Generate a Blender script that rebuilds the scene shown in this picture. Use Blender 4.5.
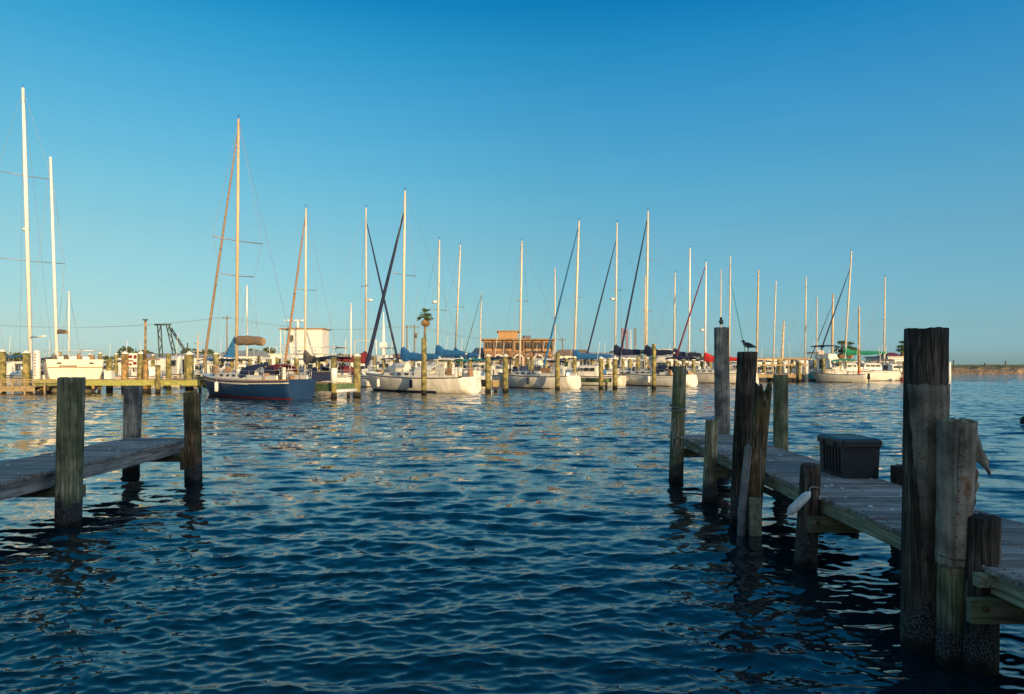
import bpy, math, random
import numpy as np
from mathutils import Vector, Matrix
R = math.radians
for o in list(bpy.data.objects): bpy.data.objects.remove(o)
sc = bpy.context.scene
col = sc.collection
rnd = random.Random(7)

# ------------------------------------------------------------------ camera, sky, sun, exposure
CAMH, F, HOR = 2.2, 683.0, 365.0
cam_d = bpy.data.cameras.new('camera'); cam = bpy.data.objects.new('camera', cam_d); col.objects.link(cam)
cam.location = (0, 0, CAMH); cam.rotation_euler = (R(90), 0, 0)
cam_d.sensor_width = 36; cam_d.lens = 36*F/1024; cam_d.shift_y = (HOR-347)/1024
cam_d.clip_start = .1; cam_d.clip_end = 20000
sc.camera = cam
SUN_AZ, SUN_EL = 30, 8.5            # degrees right of straight behind the camera; height
sd = Vector((math.sin(R(SUN_AZ))*math.cos(R(SUN_EL)), -math.cos(R(SUN_AZ))*math.cos(R(SUN_EL)), math.sin(R(SUN_EL))))
w = bpy.data.worlds.new('World'); sc.world = w; w.use_nodes = True
nt = w.node_tree; nt.nodes.clear()
sky = nt.nodes.new('ShaderNodeTexSky'); sky.sky_type = 'NISHITA'; sky.sun_disc = False
sky.sun_elevation = R(SUN_EL); sky.sun_rotation = math.atan2(sd.x, sd.y)
sky.air_density = 1.0; sky.dust_density = .35; sky.ozone_density = 1.6
tint = nt.nodes.new('ShaderNodeMix'); tint.data_type = 'RGBA'; tint.blend_type = 'MULTIPLY'; tint.inputs[0].default_value = 1
tc = nt.nodes.new('ShaderNodeTexCoord'); sx = nt.nodes.new('ShaderNodeSeparateXYZ'); rp = nt.nodes.new('ShaderNodeValToRGB')
nt.links.new(tc.outputs['Generated'], sx.inputs[0]); nt.links.new(sx.outputs[2], rp.inputs[0])
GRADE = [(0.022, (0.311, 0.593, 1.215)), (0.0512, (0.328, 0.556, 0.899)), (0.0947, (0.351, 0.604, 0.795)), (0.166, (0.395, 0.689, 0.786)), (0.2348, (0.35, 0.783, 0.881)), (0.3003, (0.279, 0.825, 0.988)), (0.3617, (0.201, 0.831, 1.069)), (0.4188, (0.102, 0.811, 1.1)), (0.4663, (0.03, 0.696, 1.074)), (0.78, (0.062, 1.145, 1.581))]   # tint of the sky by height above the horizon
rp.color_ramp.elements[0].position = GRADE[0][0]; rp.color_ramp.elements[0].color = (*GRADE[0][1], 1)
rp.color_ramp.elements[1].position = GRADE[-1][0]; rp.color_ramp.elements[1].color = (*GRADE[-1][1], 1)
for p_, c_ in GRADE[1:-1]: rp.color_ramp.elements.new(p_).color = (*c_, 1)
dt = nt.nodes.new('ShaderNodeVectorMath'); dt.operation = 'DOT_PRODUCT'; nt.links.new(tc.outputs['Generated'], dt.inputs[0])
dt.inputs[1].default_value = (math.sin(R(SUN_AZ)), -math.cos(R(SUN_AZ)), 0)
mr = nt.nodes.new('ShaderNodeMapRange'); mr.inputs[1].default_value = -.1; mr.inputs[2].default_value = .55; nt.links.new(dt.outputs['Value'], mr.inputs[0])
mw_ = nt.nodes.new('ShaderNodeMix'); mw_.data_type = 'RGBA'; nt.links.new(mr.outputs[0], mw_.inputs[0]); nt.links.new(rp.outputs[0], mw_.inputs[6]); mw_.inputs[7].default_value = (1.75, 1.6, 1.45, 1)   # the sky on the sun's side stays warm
ml = nt.nodes.new('ShaderNodeMapRange'); ml.inputs[1].default_value = .15; ml.inputs[2].default_value = -.55; nt.links.new(sx.outputs[0], ml.inputs[0])
mx_ = nt.nodes.new('ShaderNodeMix'); mx_.data_type = 'RGBA'; mx_.blend_type = 'MULTIPLY'; nt.links.new(ml.outputs[0], mx_.inputs[0]); nt.links.new(mw_.outputs[2], mx_.inputs[6]); mx_.inputs[7].default_value = (1.40, 1.12, 1.0, 1)   # brighter towards the left, where the haze is lit
mr2 = nt.nodes.new('ShaderNodeMapRange'); mr2.inputs[1].default_value = .05; mr2.inputs[2].default_value = .6; nt.links.new(sx.outputs[0], mr2.inputs[0])
my_ = nt.nodes.new('ShaderNodeMix'); my_.data_type = 'RGBA'; my_.blend_type = 'MULTIPLY'; nt.links.new(mr2.outputs[0], my_.inputs[0]); nt.links.new(mx_.outputs[2], my_.inputs[6]); my_.inputs[7].default_value = (1.18, 1.22, 1.32, 1)
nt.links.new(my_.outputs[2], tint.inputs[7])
bg = nt.nodes.new('ShaderNodeBackground'); bg.inputs[1].default_value = .15
wo = nt.nodes.new('ShaderNodeOutputWorld')
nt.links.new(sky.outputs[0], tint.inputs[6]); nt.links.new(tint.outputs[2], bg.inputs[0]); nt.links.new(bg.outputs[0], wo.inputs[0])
sl = bpy.data.lights.new('sun', 'SUN'); sl.energy = 5.0; sl.angle = R(.5); sl.color = (1, .70, .34)
so = bpy.data.objects.new('sun', sl); col.objects.link(so)
so.rotation_euler = sd.to_track_quat('Z', 'Y').to_euler(); so.location = (20, -30, 30)
sc.view_settings.view_transform = 'Standard'; sc.view_settings.look = 'None'
sc.view_settings.exposure = 0.16; sc.view_settings.gamma = 1
sc.cycles.max_bounces = 6

# ------------------------------------------------------------------ helpers
def PX(px, Y): return (px-512)*Y/F
def PZ(py, Y): return CAMH+(HOR-py)*Y/F
def tag(o, label=None, cat=None, group=None, kind=None):
    if label: o['label'] = label
    if cat: o['category'] = cat
    if group: o['group'] = group
    if kind: o['kind'] = kind
    return o
def empty(name, loc, label, cat, group=None, rz=0):
    o = bpy.data.objects.new(name, None); col.objects.link(o); o.location = loc; o.rotation_euler = (0, 0, rz)
    o.empty_display_size = .3
    return tag(o, label, cat, group)
def copy_tree(o, parent=None):
    c = o.copy(); col.objects.link(c); c.parent = parent
    for ch in o.children: copy_tree(ch, c)
    return c

class MB:
    def __init__(s): s.v = []; s.f = []; s.m = []; s.sm = []
    def add(s, vs, fs, m=0, smooth=False):
        n = len(s.v); s.v += [tuple(v) for v in vs]
        for f in fs: s.f.append(tuple(i+n for i in f)); s.m.append(m); s.sm.append(smooth)
        return s
    def box(s, c, d, m=0, rz=0, rx=0, ry=0, taper=1):
        vs = []
        M = Matrix.Rotation(rz, 3, 'Z') @ Matrix.Rotation(ry, 3, 'Y') @ Matrix.Rotation(rx, 3, 'X')
        for z in (-.5, .5):
            t = taper if z > 0 else 1
            for x, y in ((-.5, -.5), (.5, -.5), (.5, .5), (-.5, .5)):
                vs.append(Vector(c)+M @ Vector((x*d[0]*t, y*d[1]*t, z*d[2])))
        return s.add(vs, [(3,2,1,0), (4,5,6,7), (0,1,5,4), (1,2,6,5), (2,3,7,6), (3,0,4,7)], m)
    def tube(s, pts, rs, n=8, m=0, smooth=True, cap=True):
        pts = [Vector(p) for p in pts]
        if not isinstance(rs, (list, tuple)): rs = [rs]*len(pts)
        base = len(s.v); vs = []; fs = []
        for i, p in enumerate(pts):
            a = pts[max(i-1, 0)]; b = pts[min(i+1, len(pts)-1)]; d = (b-a).normalized()
            ref = Vector((0, 1, 0)) if abs(d.z) > .9 else Vector((0, 0, 1))
            u = ref.cross(d).normalized(); v = d.cross(u)
            for k in range(n):
                t = 2*math.pi*k/n; vs.append(p+u*math.cos(t)*rs[i]+v*math.sin(t)*rs[i])
        for i in range(len(pts)-1):
            for k in range(n):
                fs.append((i*n+k, i*n+(k+1) % n, (i+1)*n+(k+1) % n, (i+1)*n+k))
        s.add(vs, fs, m, smooth)
        if cap:
            s.f.append(tuple(base+k for k in reversed(range(n)))); s.m.append(m); s.sm.append(False)
            s.f.append(tuple(base+(len(pts)-1)*n+k for k in range(n))); s.m.append(m); s.sm.append(False)
        return s
    def prism(s, out, z0, z1, m=0):
        n = len(out)
        return s.add([(x, y, z0) for x, y in out]+[(x, y, z1) for x, y in out],
                     [tuple(reversed(range(n))), tuple(range(n, 2*n))]+[(k, (k+1) % n, n+(k+1) % n, n+k) for k in range(n)], m)
    def rings(s, rings, m=0, smooth=True, caps=True, closed=True):
        n = len(rings[0]); base = len(s.v); fs = []
        for i in range(len(rings)-1):
            for k in range(n if closed else n-1):
                fs.append((i*n+k, i*n+(k+1) % n, (i+1)*n+(k+1) % n, (i+1)*n+k))
        s.add([v for r in rings for v in r], fs, m, smooth)
        if caps:
            s.f.append(tuple(base+k for k in reversed(range(n)))); s.m.append(m); s.sm.append(False)
            s.f.append(tuple(base+(len(rings)-1)*n+k for k in range(n))); s.m.append(m); s.sm.append(False)
        return s
    def build(s, name, mats, parent=None, loc=None):
        me = bpy.data.meshes.new(name); me.from_pydata(s.v, [], s.f)
        if not isinstance(mats, (list, tuple)): mats = [mats]
        for m in mats: me.materials.append(m)
        me.polygons.foreach_set('material_index', s.m); me.polygons.foreach_set('use_smooth', s.sm)
        me.update()
        o = bpy.data.objects.new(name, me); col.objects.link(o)
        if parent: o.parent = parent
        if loc: o.location = loc
        return o

# ------------------------------------------------------------------ materials
def newmat(name):
    m = bpy.data.materials.new(name); m.use_nodes = True
    nt = m.node_tree; b = nt.nodes['Principled BSDF']
    return m, nt, b
def nd(nt, t, **k):
    n = nt.nodes.new(t)
    for a, v in k.items(): setattr(n, a, v)
    return n
def mul(c, f): return tuple(min(1, x*f) for x in c[:3])
def mat(name, c, rough=.6, var=.25, scale=3, stretch=(1, 1, 1), metal=0, bump=0, c2=None, spec=.4):
    m, nt, b = newmat(name)
    g = nd(nt, 'ShaderNodeNewGeometry'); mp = nd(nt, 'ShaderNodeMapping'); mp.inputs['Scale'].default_value = stretch
    nt.links.new(g.outputs['Position'], mp.inputs[0])
    n = nd(nt, 'ShaderNodeTexNoise'); n.inputs['Scale'].default_value = scale; n.inputs['Detail'].default_value = 6
    n.inputs['Roughness'].default_value = .6
    nt.links.new(mp.outputs[0], n.inputs[0])
    r = nd(nt, 'ShaderNodeValToRGB'); r.color_ramp.elements[0].position = .35; r.color_ramp.elements[1].position = .65
    r.color_ramp.elements[0].color = (*(c2 or mul(c, 1-var)), 1); r.color_ramp.elements[1].color = (*mul(c, 1+var*.4), 1)
    nt.links.new(n.outputs[0], r.inputs[0]); nt.links.new(r.outputs[0], b.inputs['Base Color'])
    b.inputs['Roughness'].default_value = rough; b.inputs['Metallic'].default_value = metal
    b.inputs['Specular IOR Level'].default_value = spec
    if bump:
        bp = nd(nt, 'ShaderNodeBump'); bp.inputs['Strength'].default_value = 1; bp.inputs['Distance'].default_value = bump
        nt.links.new(n.outputs[0], bp.inputs['Height']); nt.links.new(bp.outputs[0], b.inputs['Normal'])
    return m
def wood(name, ca, cb, cc, grain=34, zs=.05, axis='z', green=0, wet=True, bump=.02, island=0, crack=.5, barn=True):
    """weathered timber: long grain, cracks, knots, algae, barnacle and wet band near the water"""
    m, nt, b = newmat(name); L = nt.links.new
    g = nd(nt, 'ShaderNodeNewGeometry'); mp = nd(nt, 'ShaderNodeMapping')
    sc_ = {'z': (1, 1, zs), 'y': (1, zs, 1), 'x': (zs, 1, 1)}[axis]; mp.inputs['Scale'].default_value = sc_
    pos = g.outputs['Position']
    if island:
        add = nd(nt, 'ShaderNodeVectorMath', operation='MULTIPLY_ADD')
        cmb = nd(nt, 'ShaderNodeCombineXYZ'); L(g.outputs['Random Per Island'], cmb.inputs[0]); L(g.outputs['Random Per Island'], cmb.inputs[2])
        add.inputs[1].default_value = (37, 0, 11); L(cmb.outputs[0], add.inputs[0]); L(pos, add.inputs[2]); pos = add.outputs[0]
    L(pos, mp.inputs[0])
    n1 = nd(nt, 'ShaderNodeTexNoise'); n1.inputs['Scale'].default_value = grain; n1.inputs['Detail'].default_value = 8; n1.inputs['Roughness'].default_value = .65
    n1.inputs['Distortion'].default_value = .9
    L(mp.outputs[0], n1.inputs[0])
    r1 = nd(nt, 'ShaderNodeValToRGB'); e = r1.color_ramp.elements
    e[0].position = .32; e[0].color = (*ca, 1); e[1].position = .68; e[1].color = (*cc, 1)
    k = e.new(.5); k.color = (*cb, 1); L(n1.outputs[0], r1.inputs[0])
    n2 = nd(nt, 'ShaderNodeTexNoise'); n2.inputs['Scale'].default_value = 3.2; n2.inputs['Detail'].default_value = 5
    L(g.outputs['Position'], n2.inputs[0])
    r2 = nd(nt, 'ShaderNodeValToRGB'); r2.color_ramp.elements[0].position = .35; r2.color_ramp.elements[0].color = ((.42, .42, .42, 1) if axis == 'z' else (.8, .8, .8, 1))
    r2.color_ramp.elements[1].position = .65; r2.color_ramp.elements[1].color = (1.5, 1.42, 1.28, 1) if axis == 'z' else (1.12, 1.1, 1.08, 1); L(n2.outputs[0], r2.inputs[0])
    mx = nd(nt, 'ShaderNodeMix', data_type='RGBA', blend_type='MULTIPLY'); mx.inputs[0].default_value = 1
    L(r1.outputs[0], mx.inputs[6]); L(r2.outputs[0], mx.inputs[7]); cout = mx.outputs[2]
    # cracks: sharp dark vertical lines
    n3 = nd(nt, 'ShaderNodeTexNoise'); n3.inputs['Scale'].default_value = grain*.45; n3.inputs['Detail'].default_value = 3
    L(mp.outputs[0], n3.inputs[0])
    ab = nd(nt, 'ShaderNodeMath', operation='SUBTRACT'); L(n3.outputs[0], ab.inputs[0]); ab.inputs[1].default_value = .5
    ab2 = nd(nt, 'ShaderNodeMath', operation='ABSOLUTE'); L(ab.outputs[0], ab2.inputs[0])
    cr = nd(nt, 'ShaderNodeMapRange'); cr.inputs[1].default_value = 0; cr.inputs[2].default_value = .034; cr.inputs[3].default_value = 1-crack; cr.inputs[4].default_value = 1
    L(ab2.outputs[0], cr.inputs[0])
    mc = nd(nt, 'ShaderNodeMix', data_type='RGBA', blend_type='MULTIPLY'); mc.inputs[0].default_value = 1
    L(cout, mc.inputs[6]); L(cr.outputs[0], mc.inputs[7]); cout = mc.outputs[2]
    if axis == 'z':
        kv = nd(nt, 'ShaderNodeTexVoronoi'); kv.inputs['Scale'].default_value = 4.2; km = nd(nt, 'ShaderNodeMapping'); km.inputs['Scale'].default_value = (1, 1, .55); L(g.outputs['Position'], km.inputs[0]); L(km.outputs[0], kv.inputs[0])
        kr = nd(nt, 'ShaderNodeMapRange'); kr.inputs[1].default_value = .07; kr.inputs[2].default_value = .13; kr.inputs[3].default_value = .25; kr.inputs[4].default_value = 1; L(kv.outputs['Distance'], kr.inputs[0])
        mk_ = nd(nt, 'ShaderNodeMix', data_type='RGBA', blend_type='MULTIPLY'); mk_.inputs[0].default_value = 1; L(cout, mk_.inputs[6]); L(kr.outputs[0], mk_.inputs[7]); cout = mk_.outputs[2]
    if island:
        mi = nd(nt, 'ShaderNodeMix', data_type='RGBA', blend_type='MULTIPLY'); mi.inputs[0].default_value = 1
        ir = nd(nt, 'ShaderNodeMapRange'); ir.inputs[3].default_value = 1-island; ir.inputs[4].default_value = 1+island
        L(g.outputs['Random Per Island'], ir.inputs[0]); L(cout, mi.inputs[6]); L(ir.outputs[0], mi.inputs[7]); cout = mi.outputs[2]
    if green:
        n4 = nd(nt, 'ShaderNodeTexNoise'); n4.inputs['Scale'].default_value = 1.6; n4.inputs['Detail'].default_value = 6
        m4 = nd(nt, 'ShaderNodeMapping'); m4.inputs['Scale'].default_value = (3, 3, 1); m4.inputs['Location'].default_value = (4, 2, 1)
        L(g.outputs['Position'], m4.inputs[0]); L(m4.outputs[0], n4.inputs[0])
        r4 = nd(nt, 'ShaderNodeMapRange'); r4.inputs[1].default_value = .4; r4.inputs[2].default_value = .65; r4.inputs[4].default_value = green
        L(n4.outputs[0], r4.inputs[0])
        mg = nd(nt, 'ShaderNodeMix', data_type='RGBA'); L(r4.outputs[0], mg.inputs[0]); L(cout, mg.inputs[6]); mg.inputs[7].default_value = (.07, .12, .035, 1)
        cout = mg.outputs[2]
    if wet:
        sp = nd(nt, 'ShaderNodeSeparateXYZ'); L(g.outputs['Position'], sp.inputs[0])
        ad = nd(nt, 'ShaderNodeMath', operation='MULTIPLY_ADD'); L(n2.outputs[0], ad.inputs[0]); ad.inputs[1].default_value = -.5; L(sp.outputs[2], ad.inputs[2])
        wr = nd(nt, 'ShaderNodeMapRange'); wr.inputs[1].default_value = .02; wr.inputs[2].default_value = .13; wr.inputs[3].default_value = 1; wr.inputs[4].default_value = 0
        L(ad.outputs[0], wr.inputs[0])
        v = nd(nt, 'ShaderNodeTexVoronoi'); v.inputs['Scale'].default_value = 75; L(g.outputs['Position'], v.inputs[0])
        vb = nd(nt, 'ShaderNodeMapRange'); vb.inputs[1].default_value = .15; vb.inputs[2].default_value = .5; vb.inputs[3].default_value = .20 if barn else .06; vb.inputs[4].default_value = .025
        L(v.outputs['Distance'], vb.inputs[0])
        mw = nd(nt, 'ShaderNodeMix', data_type='RGBA'); L(wr.outputs[0], mw.inputs[0]); L(cout, mw.inputs[6]); L(vb.outputs[0], mw.inputs[7])
        # below: fully wet and black
        w2 = nd(nt, 'ShaderNodeMapRange'); w2.inputs[1].default_value = -.20; w2.inputs[2].default_value = -.12; w2.inputs[3].default_value = 1; w2.inputs[4].default_value = 0
        L(ad.outputs[0], w2.inputs[0])
        mw2 = nd(nt, 'ShaderNodeMix', data_type='RGBA'); L(w2.outputs[0], mw2.inputs[0]); L(mw.outputs[2], mw2.inputs[6]); mw2.inputs[7].default_value = (.01, .01, .008, 1)
        cout = mw2.outputs[2]
    L(cout, b.inputs['Base Color']); b.inputs['Roughness'].default_value = .85; b.inputs['Specular IOR Level'].default_value = .25
    hm = nd(nt, 'ShaderNodeMath', operation='MULTIPLY'); L(n1.outputs[0], hm.inputs[0]); L(cr.outputs[0], hm.inputs[1])
    bp = nd(nt, 'ShaderNodeBump'); bp.inputs['Distance'].default_value = bump; L(hm.outputs[0], bp.inputs['Height']); L(bp.outputs[0], b.inputs['Normal'])
    return m

M = {}
M['pile_green'] = wood('pile_green_wood', (.07, .062, .038), (.22, .20, .13), (.50, .46, .36), green=.55)
M['pile_grey'] = wood('pile_grey_wood', (.11, .10, .09), (.25, .23, .21), (.46, .43, .40))
M['pile_dark'] = wood('pile_dark_wood', (.022, .016, .013), (.055, .042, .035), (.17, .145, .125), crack=.7)
M['pile_brown'] = wood('pile_brown_wood', (.05, .028, .015), (.14, .085, .045), (.30, .22, .15), green=.3, crack=.7)
M['pile_far'] = wood('pile_far_wood', (.16, .13, .05), (.27, .23, .10), (.40, .35, .18), green=.35, barn=False, crack=.3)
M['pile_far_brown'] = wood('pile_far_brown_wood', (.20, .12, .05), (.33, .21, .09), (.45, .33, .18), barn=False, crack=.3)
M['deck'] = wood('deck_board_wood', (.17, .145, .13), (.30, .26, .24), (.44, .39, .36), axis='x', grain=22, wet=False, island=.38, bump=.006)
M['stringer'] = wood('stringer_wood', (.16, .15, .10), (.30, .29, .20), (.42, .40, .29), axis='y', grain=22, wet=False, green=.2, bump=.006)
M['stringer_grey'] = wood('stringer_grey_wood', (.16, .14, .13), (.30, .27, .25), (.44, .40, .37), axis='y', grain=22, wet=False, bump=.006)
M['bearer'] = wood('bearer_wood', (.07, .06, .04), (.15, .14, .09), (.25, .23, .16), axis='x', grain=22, wet=False, green=.3, bump=.006)
M['pier_wood'] = mat('far_pier_wood', (.36, .27, .15), .85, .4, 6, (1, 1, 1))
M['pier_green'] = mat('algae_green_pier_timber', (.36, .36, .10), .85, .35, 5)
M['pier_dkgreen'] = mat('dark_green_pier_timber', (.09, .15, .07), .8, .4, 5)
M['hull_white'] = mat('white_hull_gelcoat', (.72, .69, .62), .35, .22, 2.5, (1, 1, .25))
M['hull_cream'] = mat('cream_hull_gelcoat', (.60, .54, .42), .35, .14, 1.5, (1, 1, .3))
M['hull_blue'] = mat('blue_hull_paint', (.006, .034, .105), .5, .25, 2.5, (1, 1, .4))
M['hull_grey'] = mat('grey_hull_paint', (.42, .42, .40), .4, .15, 2)
M['cabin_white'] = mat('white_cabin_gelcoat', (.72, .69, .62), .4, .12, 3)
M['glass'] = mat('dark_boat_glass', (.03, .035, .04), .08, .2, 2, spec=.8)
M['red'] = mat('red_stripe_paint', (.20, .022, .022), .5, .2, 5)
M['dkbrown'] = mat('dark_brown_trim', (.06, .035, .025), .6, .3, 5)
M['teak'] = mat('teak_trim', (.34, .19, .09), .6, .35, 8)
M['mast'] = mat('mast_aluminium', (.62, .56, .45), .45, .10, 2)
M['mast_white'] = mat('mast_white_paint', (.78, .75, .70), .45, .08, 2)
M['mast_tan'] = mat('mast_tan_paint', (.55, .42, .26), .5, .15, 2)
M['wire'] = mat('rigging_wire_steel', (.25, .25, .24), .4, .1, 2, metal=.3)
M['steel'] = mat('stainless_rail', (.6, .6, .58), .3, .1, 4, metal=.6)
M['tan_canvas'] = mat('tan_canvas', (.30, .21, .135), .9, .3, 8)
M['orange_canvas'] = mat('orange_tan_canvas', (.36, .21, .12), .9, .3, 4)
M['blue_canvas'] = mat('bright_blue_canvas', (.02, .13, .33), .85, .3, 5)
M['navy_canvas'] = mat('navy_canvas', (.015, .025, .07), .85, .3, 5)
M['maroon_canvas'] = mat('maroon_canvas', (.15, .015, .022), .85, .3, 5)
M['red_canvas'] = mat('red_canvas', (.50, .03, .03), .85, .25, 5)
M['teal_canvas'] = mat('teal_canvas', (.01, .22, .26), .85, .25, 5)
M['green_canvas'] = mat('green_canvas', (.02, .27, .15), .85, .3, 5)
M['grey_canvas'] = mat('grey_brown_canvas', (.14, .12, .11), .9, .3, 5)
M['black'] = mat('black_rubber', (.015, .015, .015), .6, .2, 5)
M['box_plastic'] = mat('dark_plastic', (.020, .023, .030), .45, .25, 12, bump=.002)
M['white_plastic'] = mat('white_plastic', (.75, .74, .70), .45, .12, 5)
M['fender_plastic'] = mat('weathered_fender_plastic', (.62, .64, .64), .5, .25, 14)
M['orange_paint'] = mat('orange_red_buoy_plastic', (.50, .10, .05), .5, .2, 5)
M['rope'] = mat('grey_rope', (.22, .22, .19), .9, .3, 60)
M['rust'] = mat('rusty_steel', (.10, .05, .03), .8, .5, 20)
M['darksteel'] = mat('dark_painted_steel', (.05, .07, .06), .6, .3, 4)
M['concrete'] = mat('pale_concrete', (.42, .39, .34), .9, .2, 1)
M['stucco'] = mat('orange_stucco', (.40, .235, .11), .9, .12, 2)
M['stucco_pink'] = mat('pinkish_brick_panel', (.22, .13, .08), .9, .2, 3)
M['roof_tan'] = mat('tan_roof', (.28, .19, .11), .9, .2, 2)
M['house_white'] = mat('white_painted_siding', (.74, .72, .66), .8, .1, 2)
M['house_blue'] = mat('blue_painted_siding', (.12, .22, .36), .8, .1, 2)
M['roof_grey'] = mat('grey_metal_roof', (.34, .33, .30), .6, .2, 1)
M['leaf'] = mat('palm_leaf', (.06, .10, .025), .7, .4, 5)
M['leaf_dry'] = mat('dry_palm_leaf', (.30, .18, .07), .9, .4, 5)
M['trunk'] = mat('palm_trunk', (.24, .19, .13), .9, .4, 10)
M['bush'] = mat('tree_leaf', (.07, .09, .03), .8, .4, 3)
M['skin_grey'] = mat('gull_grey_feather', (.03, .032, .037), .8, .2, 30)
M['skin_white'] = mat('gull_white_feather', (.22, .22, .23), .8, .1, 30)
M['skin_black'] = mat('gull_black_feather', (.012, .012, .014), .7, .2, 30)
M['towerred'] = mat('red_tower_paint', (.42, .10, .06), .8, .2, .1)
M['sand'] = mat('sand', (.40, .31, .19), .95, .3, .3)
M['scrub'] = mat('dry_grass', (.14, .13, .05), .95, .5, .5)
M['rock'] = mat('breakwater_rock', (.24, .17, .11), .95, .6, 1.2, bump=.2)

# ------------------------------------------------------------------ water
SLOPE = 2.0
def build_water():
    Y = [1.0]                                   # rows: fine enough for real ripples as far as the boats
    while Y[-1] < 5000:
        y = Y[-1]; Y.append(y+(.05 if y < 4.2 else min(y*y/1503*.95, .14 if y < 72 else .14+(y-72)*.006 if y < 130 else .49+(y-130)*.06)))
    Y = np.array(Y)
    u = np.concatenate([np.linspace(-4, -.82, 40)[:-1], np.linspace(-.82, .82, 900), np.linspace(.82, 4, 40)[1:]])
    YY, UU = np.meshgrid(Y.astype(np.float32), u.astype(np.float32), indexing='ij'); XX = UU*YY
    ds = np.abs(np.gradient(Y))[:, None]+0*XX
    dxx = (1.64/900)*YY
    Z = np.zeros_like(XX); DX = np.zeros_like(XX); DY = np.zeros_like(XX); lost = np.zeros_like(XX)
    g = np.random.default_rng(11)
    nW = 130; lam = .08*(1.05/.08)**g.random(nW)
    tot = 0
    wp = .75+.35*np.sin(XX*.21+YY*.13+1)*np.sin(YY*.17-XX*.09)+.2*np.sin(XX*.5-YY*.37)
    wp = np.clip(wp, .35, 1.4)
    for l in lam:
        th = g.normal(math.pi*.48, .52); k = 2*math.pi/l
        slope = .0205*(.34 if l > .85 else (1.15 if l > .3 else 1.25)); a = slope/k
        ph = k*(XX*math.cos(th)+YY*math.sin(th))+g.random()*6.283
        step = np.maximum(ds, dxx*abs(math.cos(th)))
        fil = np.clip((l/step-2)/1.6, 0, 1)
        af = (a*fil).astype(np.float32); Z += af*np.cos(ph)*wp; sp = 1.15*af*np.sin(ph)
        DX -= sp*math.cos(th); DY -= sp*math.sin(th)
        lost += (1-fil)*slope*slope; tot += slope*slope
    lost = np.sqrt(lost/tot)
    nr, nc = XX.shape
    co = np.stack([XX+DX, YY+DY, Z], -1).reshape(-1, 3).astype(np.float32)
    idx = np.arange(nr*nc).reshape(nr, nc)
    q = np.stack([idx[:-1, :-1], idx[:-1, 1:], idx[1:, 1:], idx[1:, :-1]], -1).reshape(-1, 4)
    me = bpy.data.meshes.new('water'); me.vertices.add(len(co)); me.vertices.foreach_set('co', co.ravel())
    me.loops.add(q.size); me.loops.foreach_set('vertex_index', q.ravel().astype(np.int32))
    me.polygons.add(len(q)); me.polygons.foreach_set('loop_start', (np.arange(len(q))*4).astype(np.int32))
    me.polygons.foreach_set('use_smooth', np.ones(len(q), bool))
    me.update(calc_edges=True)
    at = me.attributes.new('ripple', 'FLOAT', 'POINT'); at.data.foreach_set('value', lost.ravel().astype(np.float32))
    o = bpy.data.objects.new('water', me); col.objects.link(o); tag(o, kind='structure')
    m, nt, b = newmat('harbour_water'); L = nt.links.new
    b.inputs['Base Color'].default_value = (.002, .013, .019, 1); b.inputs['Roughness'].default_value = .04; b.inputs['IOR'].default_value = 1.52
    geo = nd(nt, 'ShaderNodeNewGeometry')
    def noise(scale, st, det, rough=.55, off=0):
        mp = nd(nt, 'ShaderNodeMapping'); mp.inputs['Scale'].default_value = st; mp.inputs['Rotation'].default_value = (0, 0, R(-6+off)); L(geo.outputs['Position'], mp.inputs[0])
        n = nd(nt, 'ShaderNodeTexNoise'); n.inputs['Scale'].default_value = scale; n.inputs['Detail'].default_value = det; n.inputs['Roughness'].default_value = rough
        L(mp.outputs[0], n.inputs[0]); return n
    def op(o_, a, b_):
        n = nd(nt, 'ShaderNodeMath', operation=o_)
        for i, x in enumerate((a, b_)):
            if isinstance(x, (int, float)): n.inputs[i].default_value = x
            else: L(x, n.inputs[i])
        return n.outputs[0]
    at_ = nd(nt, 'ShaderNodeAttribute', attribute_name='ripple')
    # slopes of the waves too short for the mesh, straight from noise (a height bump would flatten out with distance)
    big = noise(1.5, (.50, 1, 1), 6, .72); fine = noise(7, (.6, 1, 1), 3, .6, 20); patch = noise(.045, (.30, 1, 1), 4, .6, 4)
    pr = nd(nt, 'ShaderNodeMapRange'); pr.inputs[1].default_value = .35; pr.inputs[2].default_value = .65; pr.inputs[3].default_value = .55; pr.inputs[4].default_value = 1.3
    L(patch.outputs[0], pr.inputs[0])
    def vop(o_, a, b_):
        n = nd(nt, 'ShaderNodeVectorMath', operation=o_)
        for i, x in enumerate((a, b_)):
            if x is None: continue
            if isinstance(x, tuple): n.inputs[i].default_value = x
            else: L(x, n.inputs[i])
        return n.outputs[0]
    def scaled(v, f):
        n = nd(nt, 'ShaderNodeVectorMath', operation='SCALE'); L(v, n.inputs[0])
        if isinstance(f, float): n.inputs['Scale'].default_value = f
        else: L(f, n.inputs['Scale'])
        return n.outputs[0]
    sb_ = scaled(vop('MULTIPLY', vop('SUBTRACT', big.outputs['Color'], (.5, .5, .5)), (SLOPE*.8, SLOPE, 0)), at_.outputs['Fac'])
    sf_ = vop('MULTIPLY', vop('SUBTRACT', fine.outputs['Color'], (.5, .5, .5)), (.16, .18, 0))
    sl_ = scaled(vop('ADD', sb_, sf_), pr.outputs[0])
    nn = vop('NORMALIZE', vop('ADD', geo.outputs['Normal'], sl_), None)
    L(nn, b.inputs['Normal'])
    me.materials.append(m)
    # the same water carried on to the quay and out to the sides, just below the troughs of the rippled sheet
    tag(MB().add([(-4000, -1.3, -.3), (4000, -1.3, -.3), (4000, 9000, -.3), (-4000, 9000, -.3)], [(0, 1, 2, 3)]).build('outer_water', m), kind='structure')
build_water()

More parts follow.
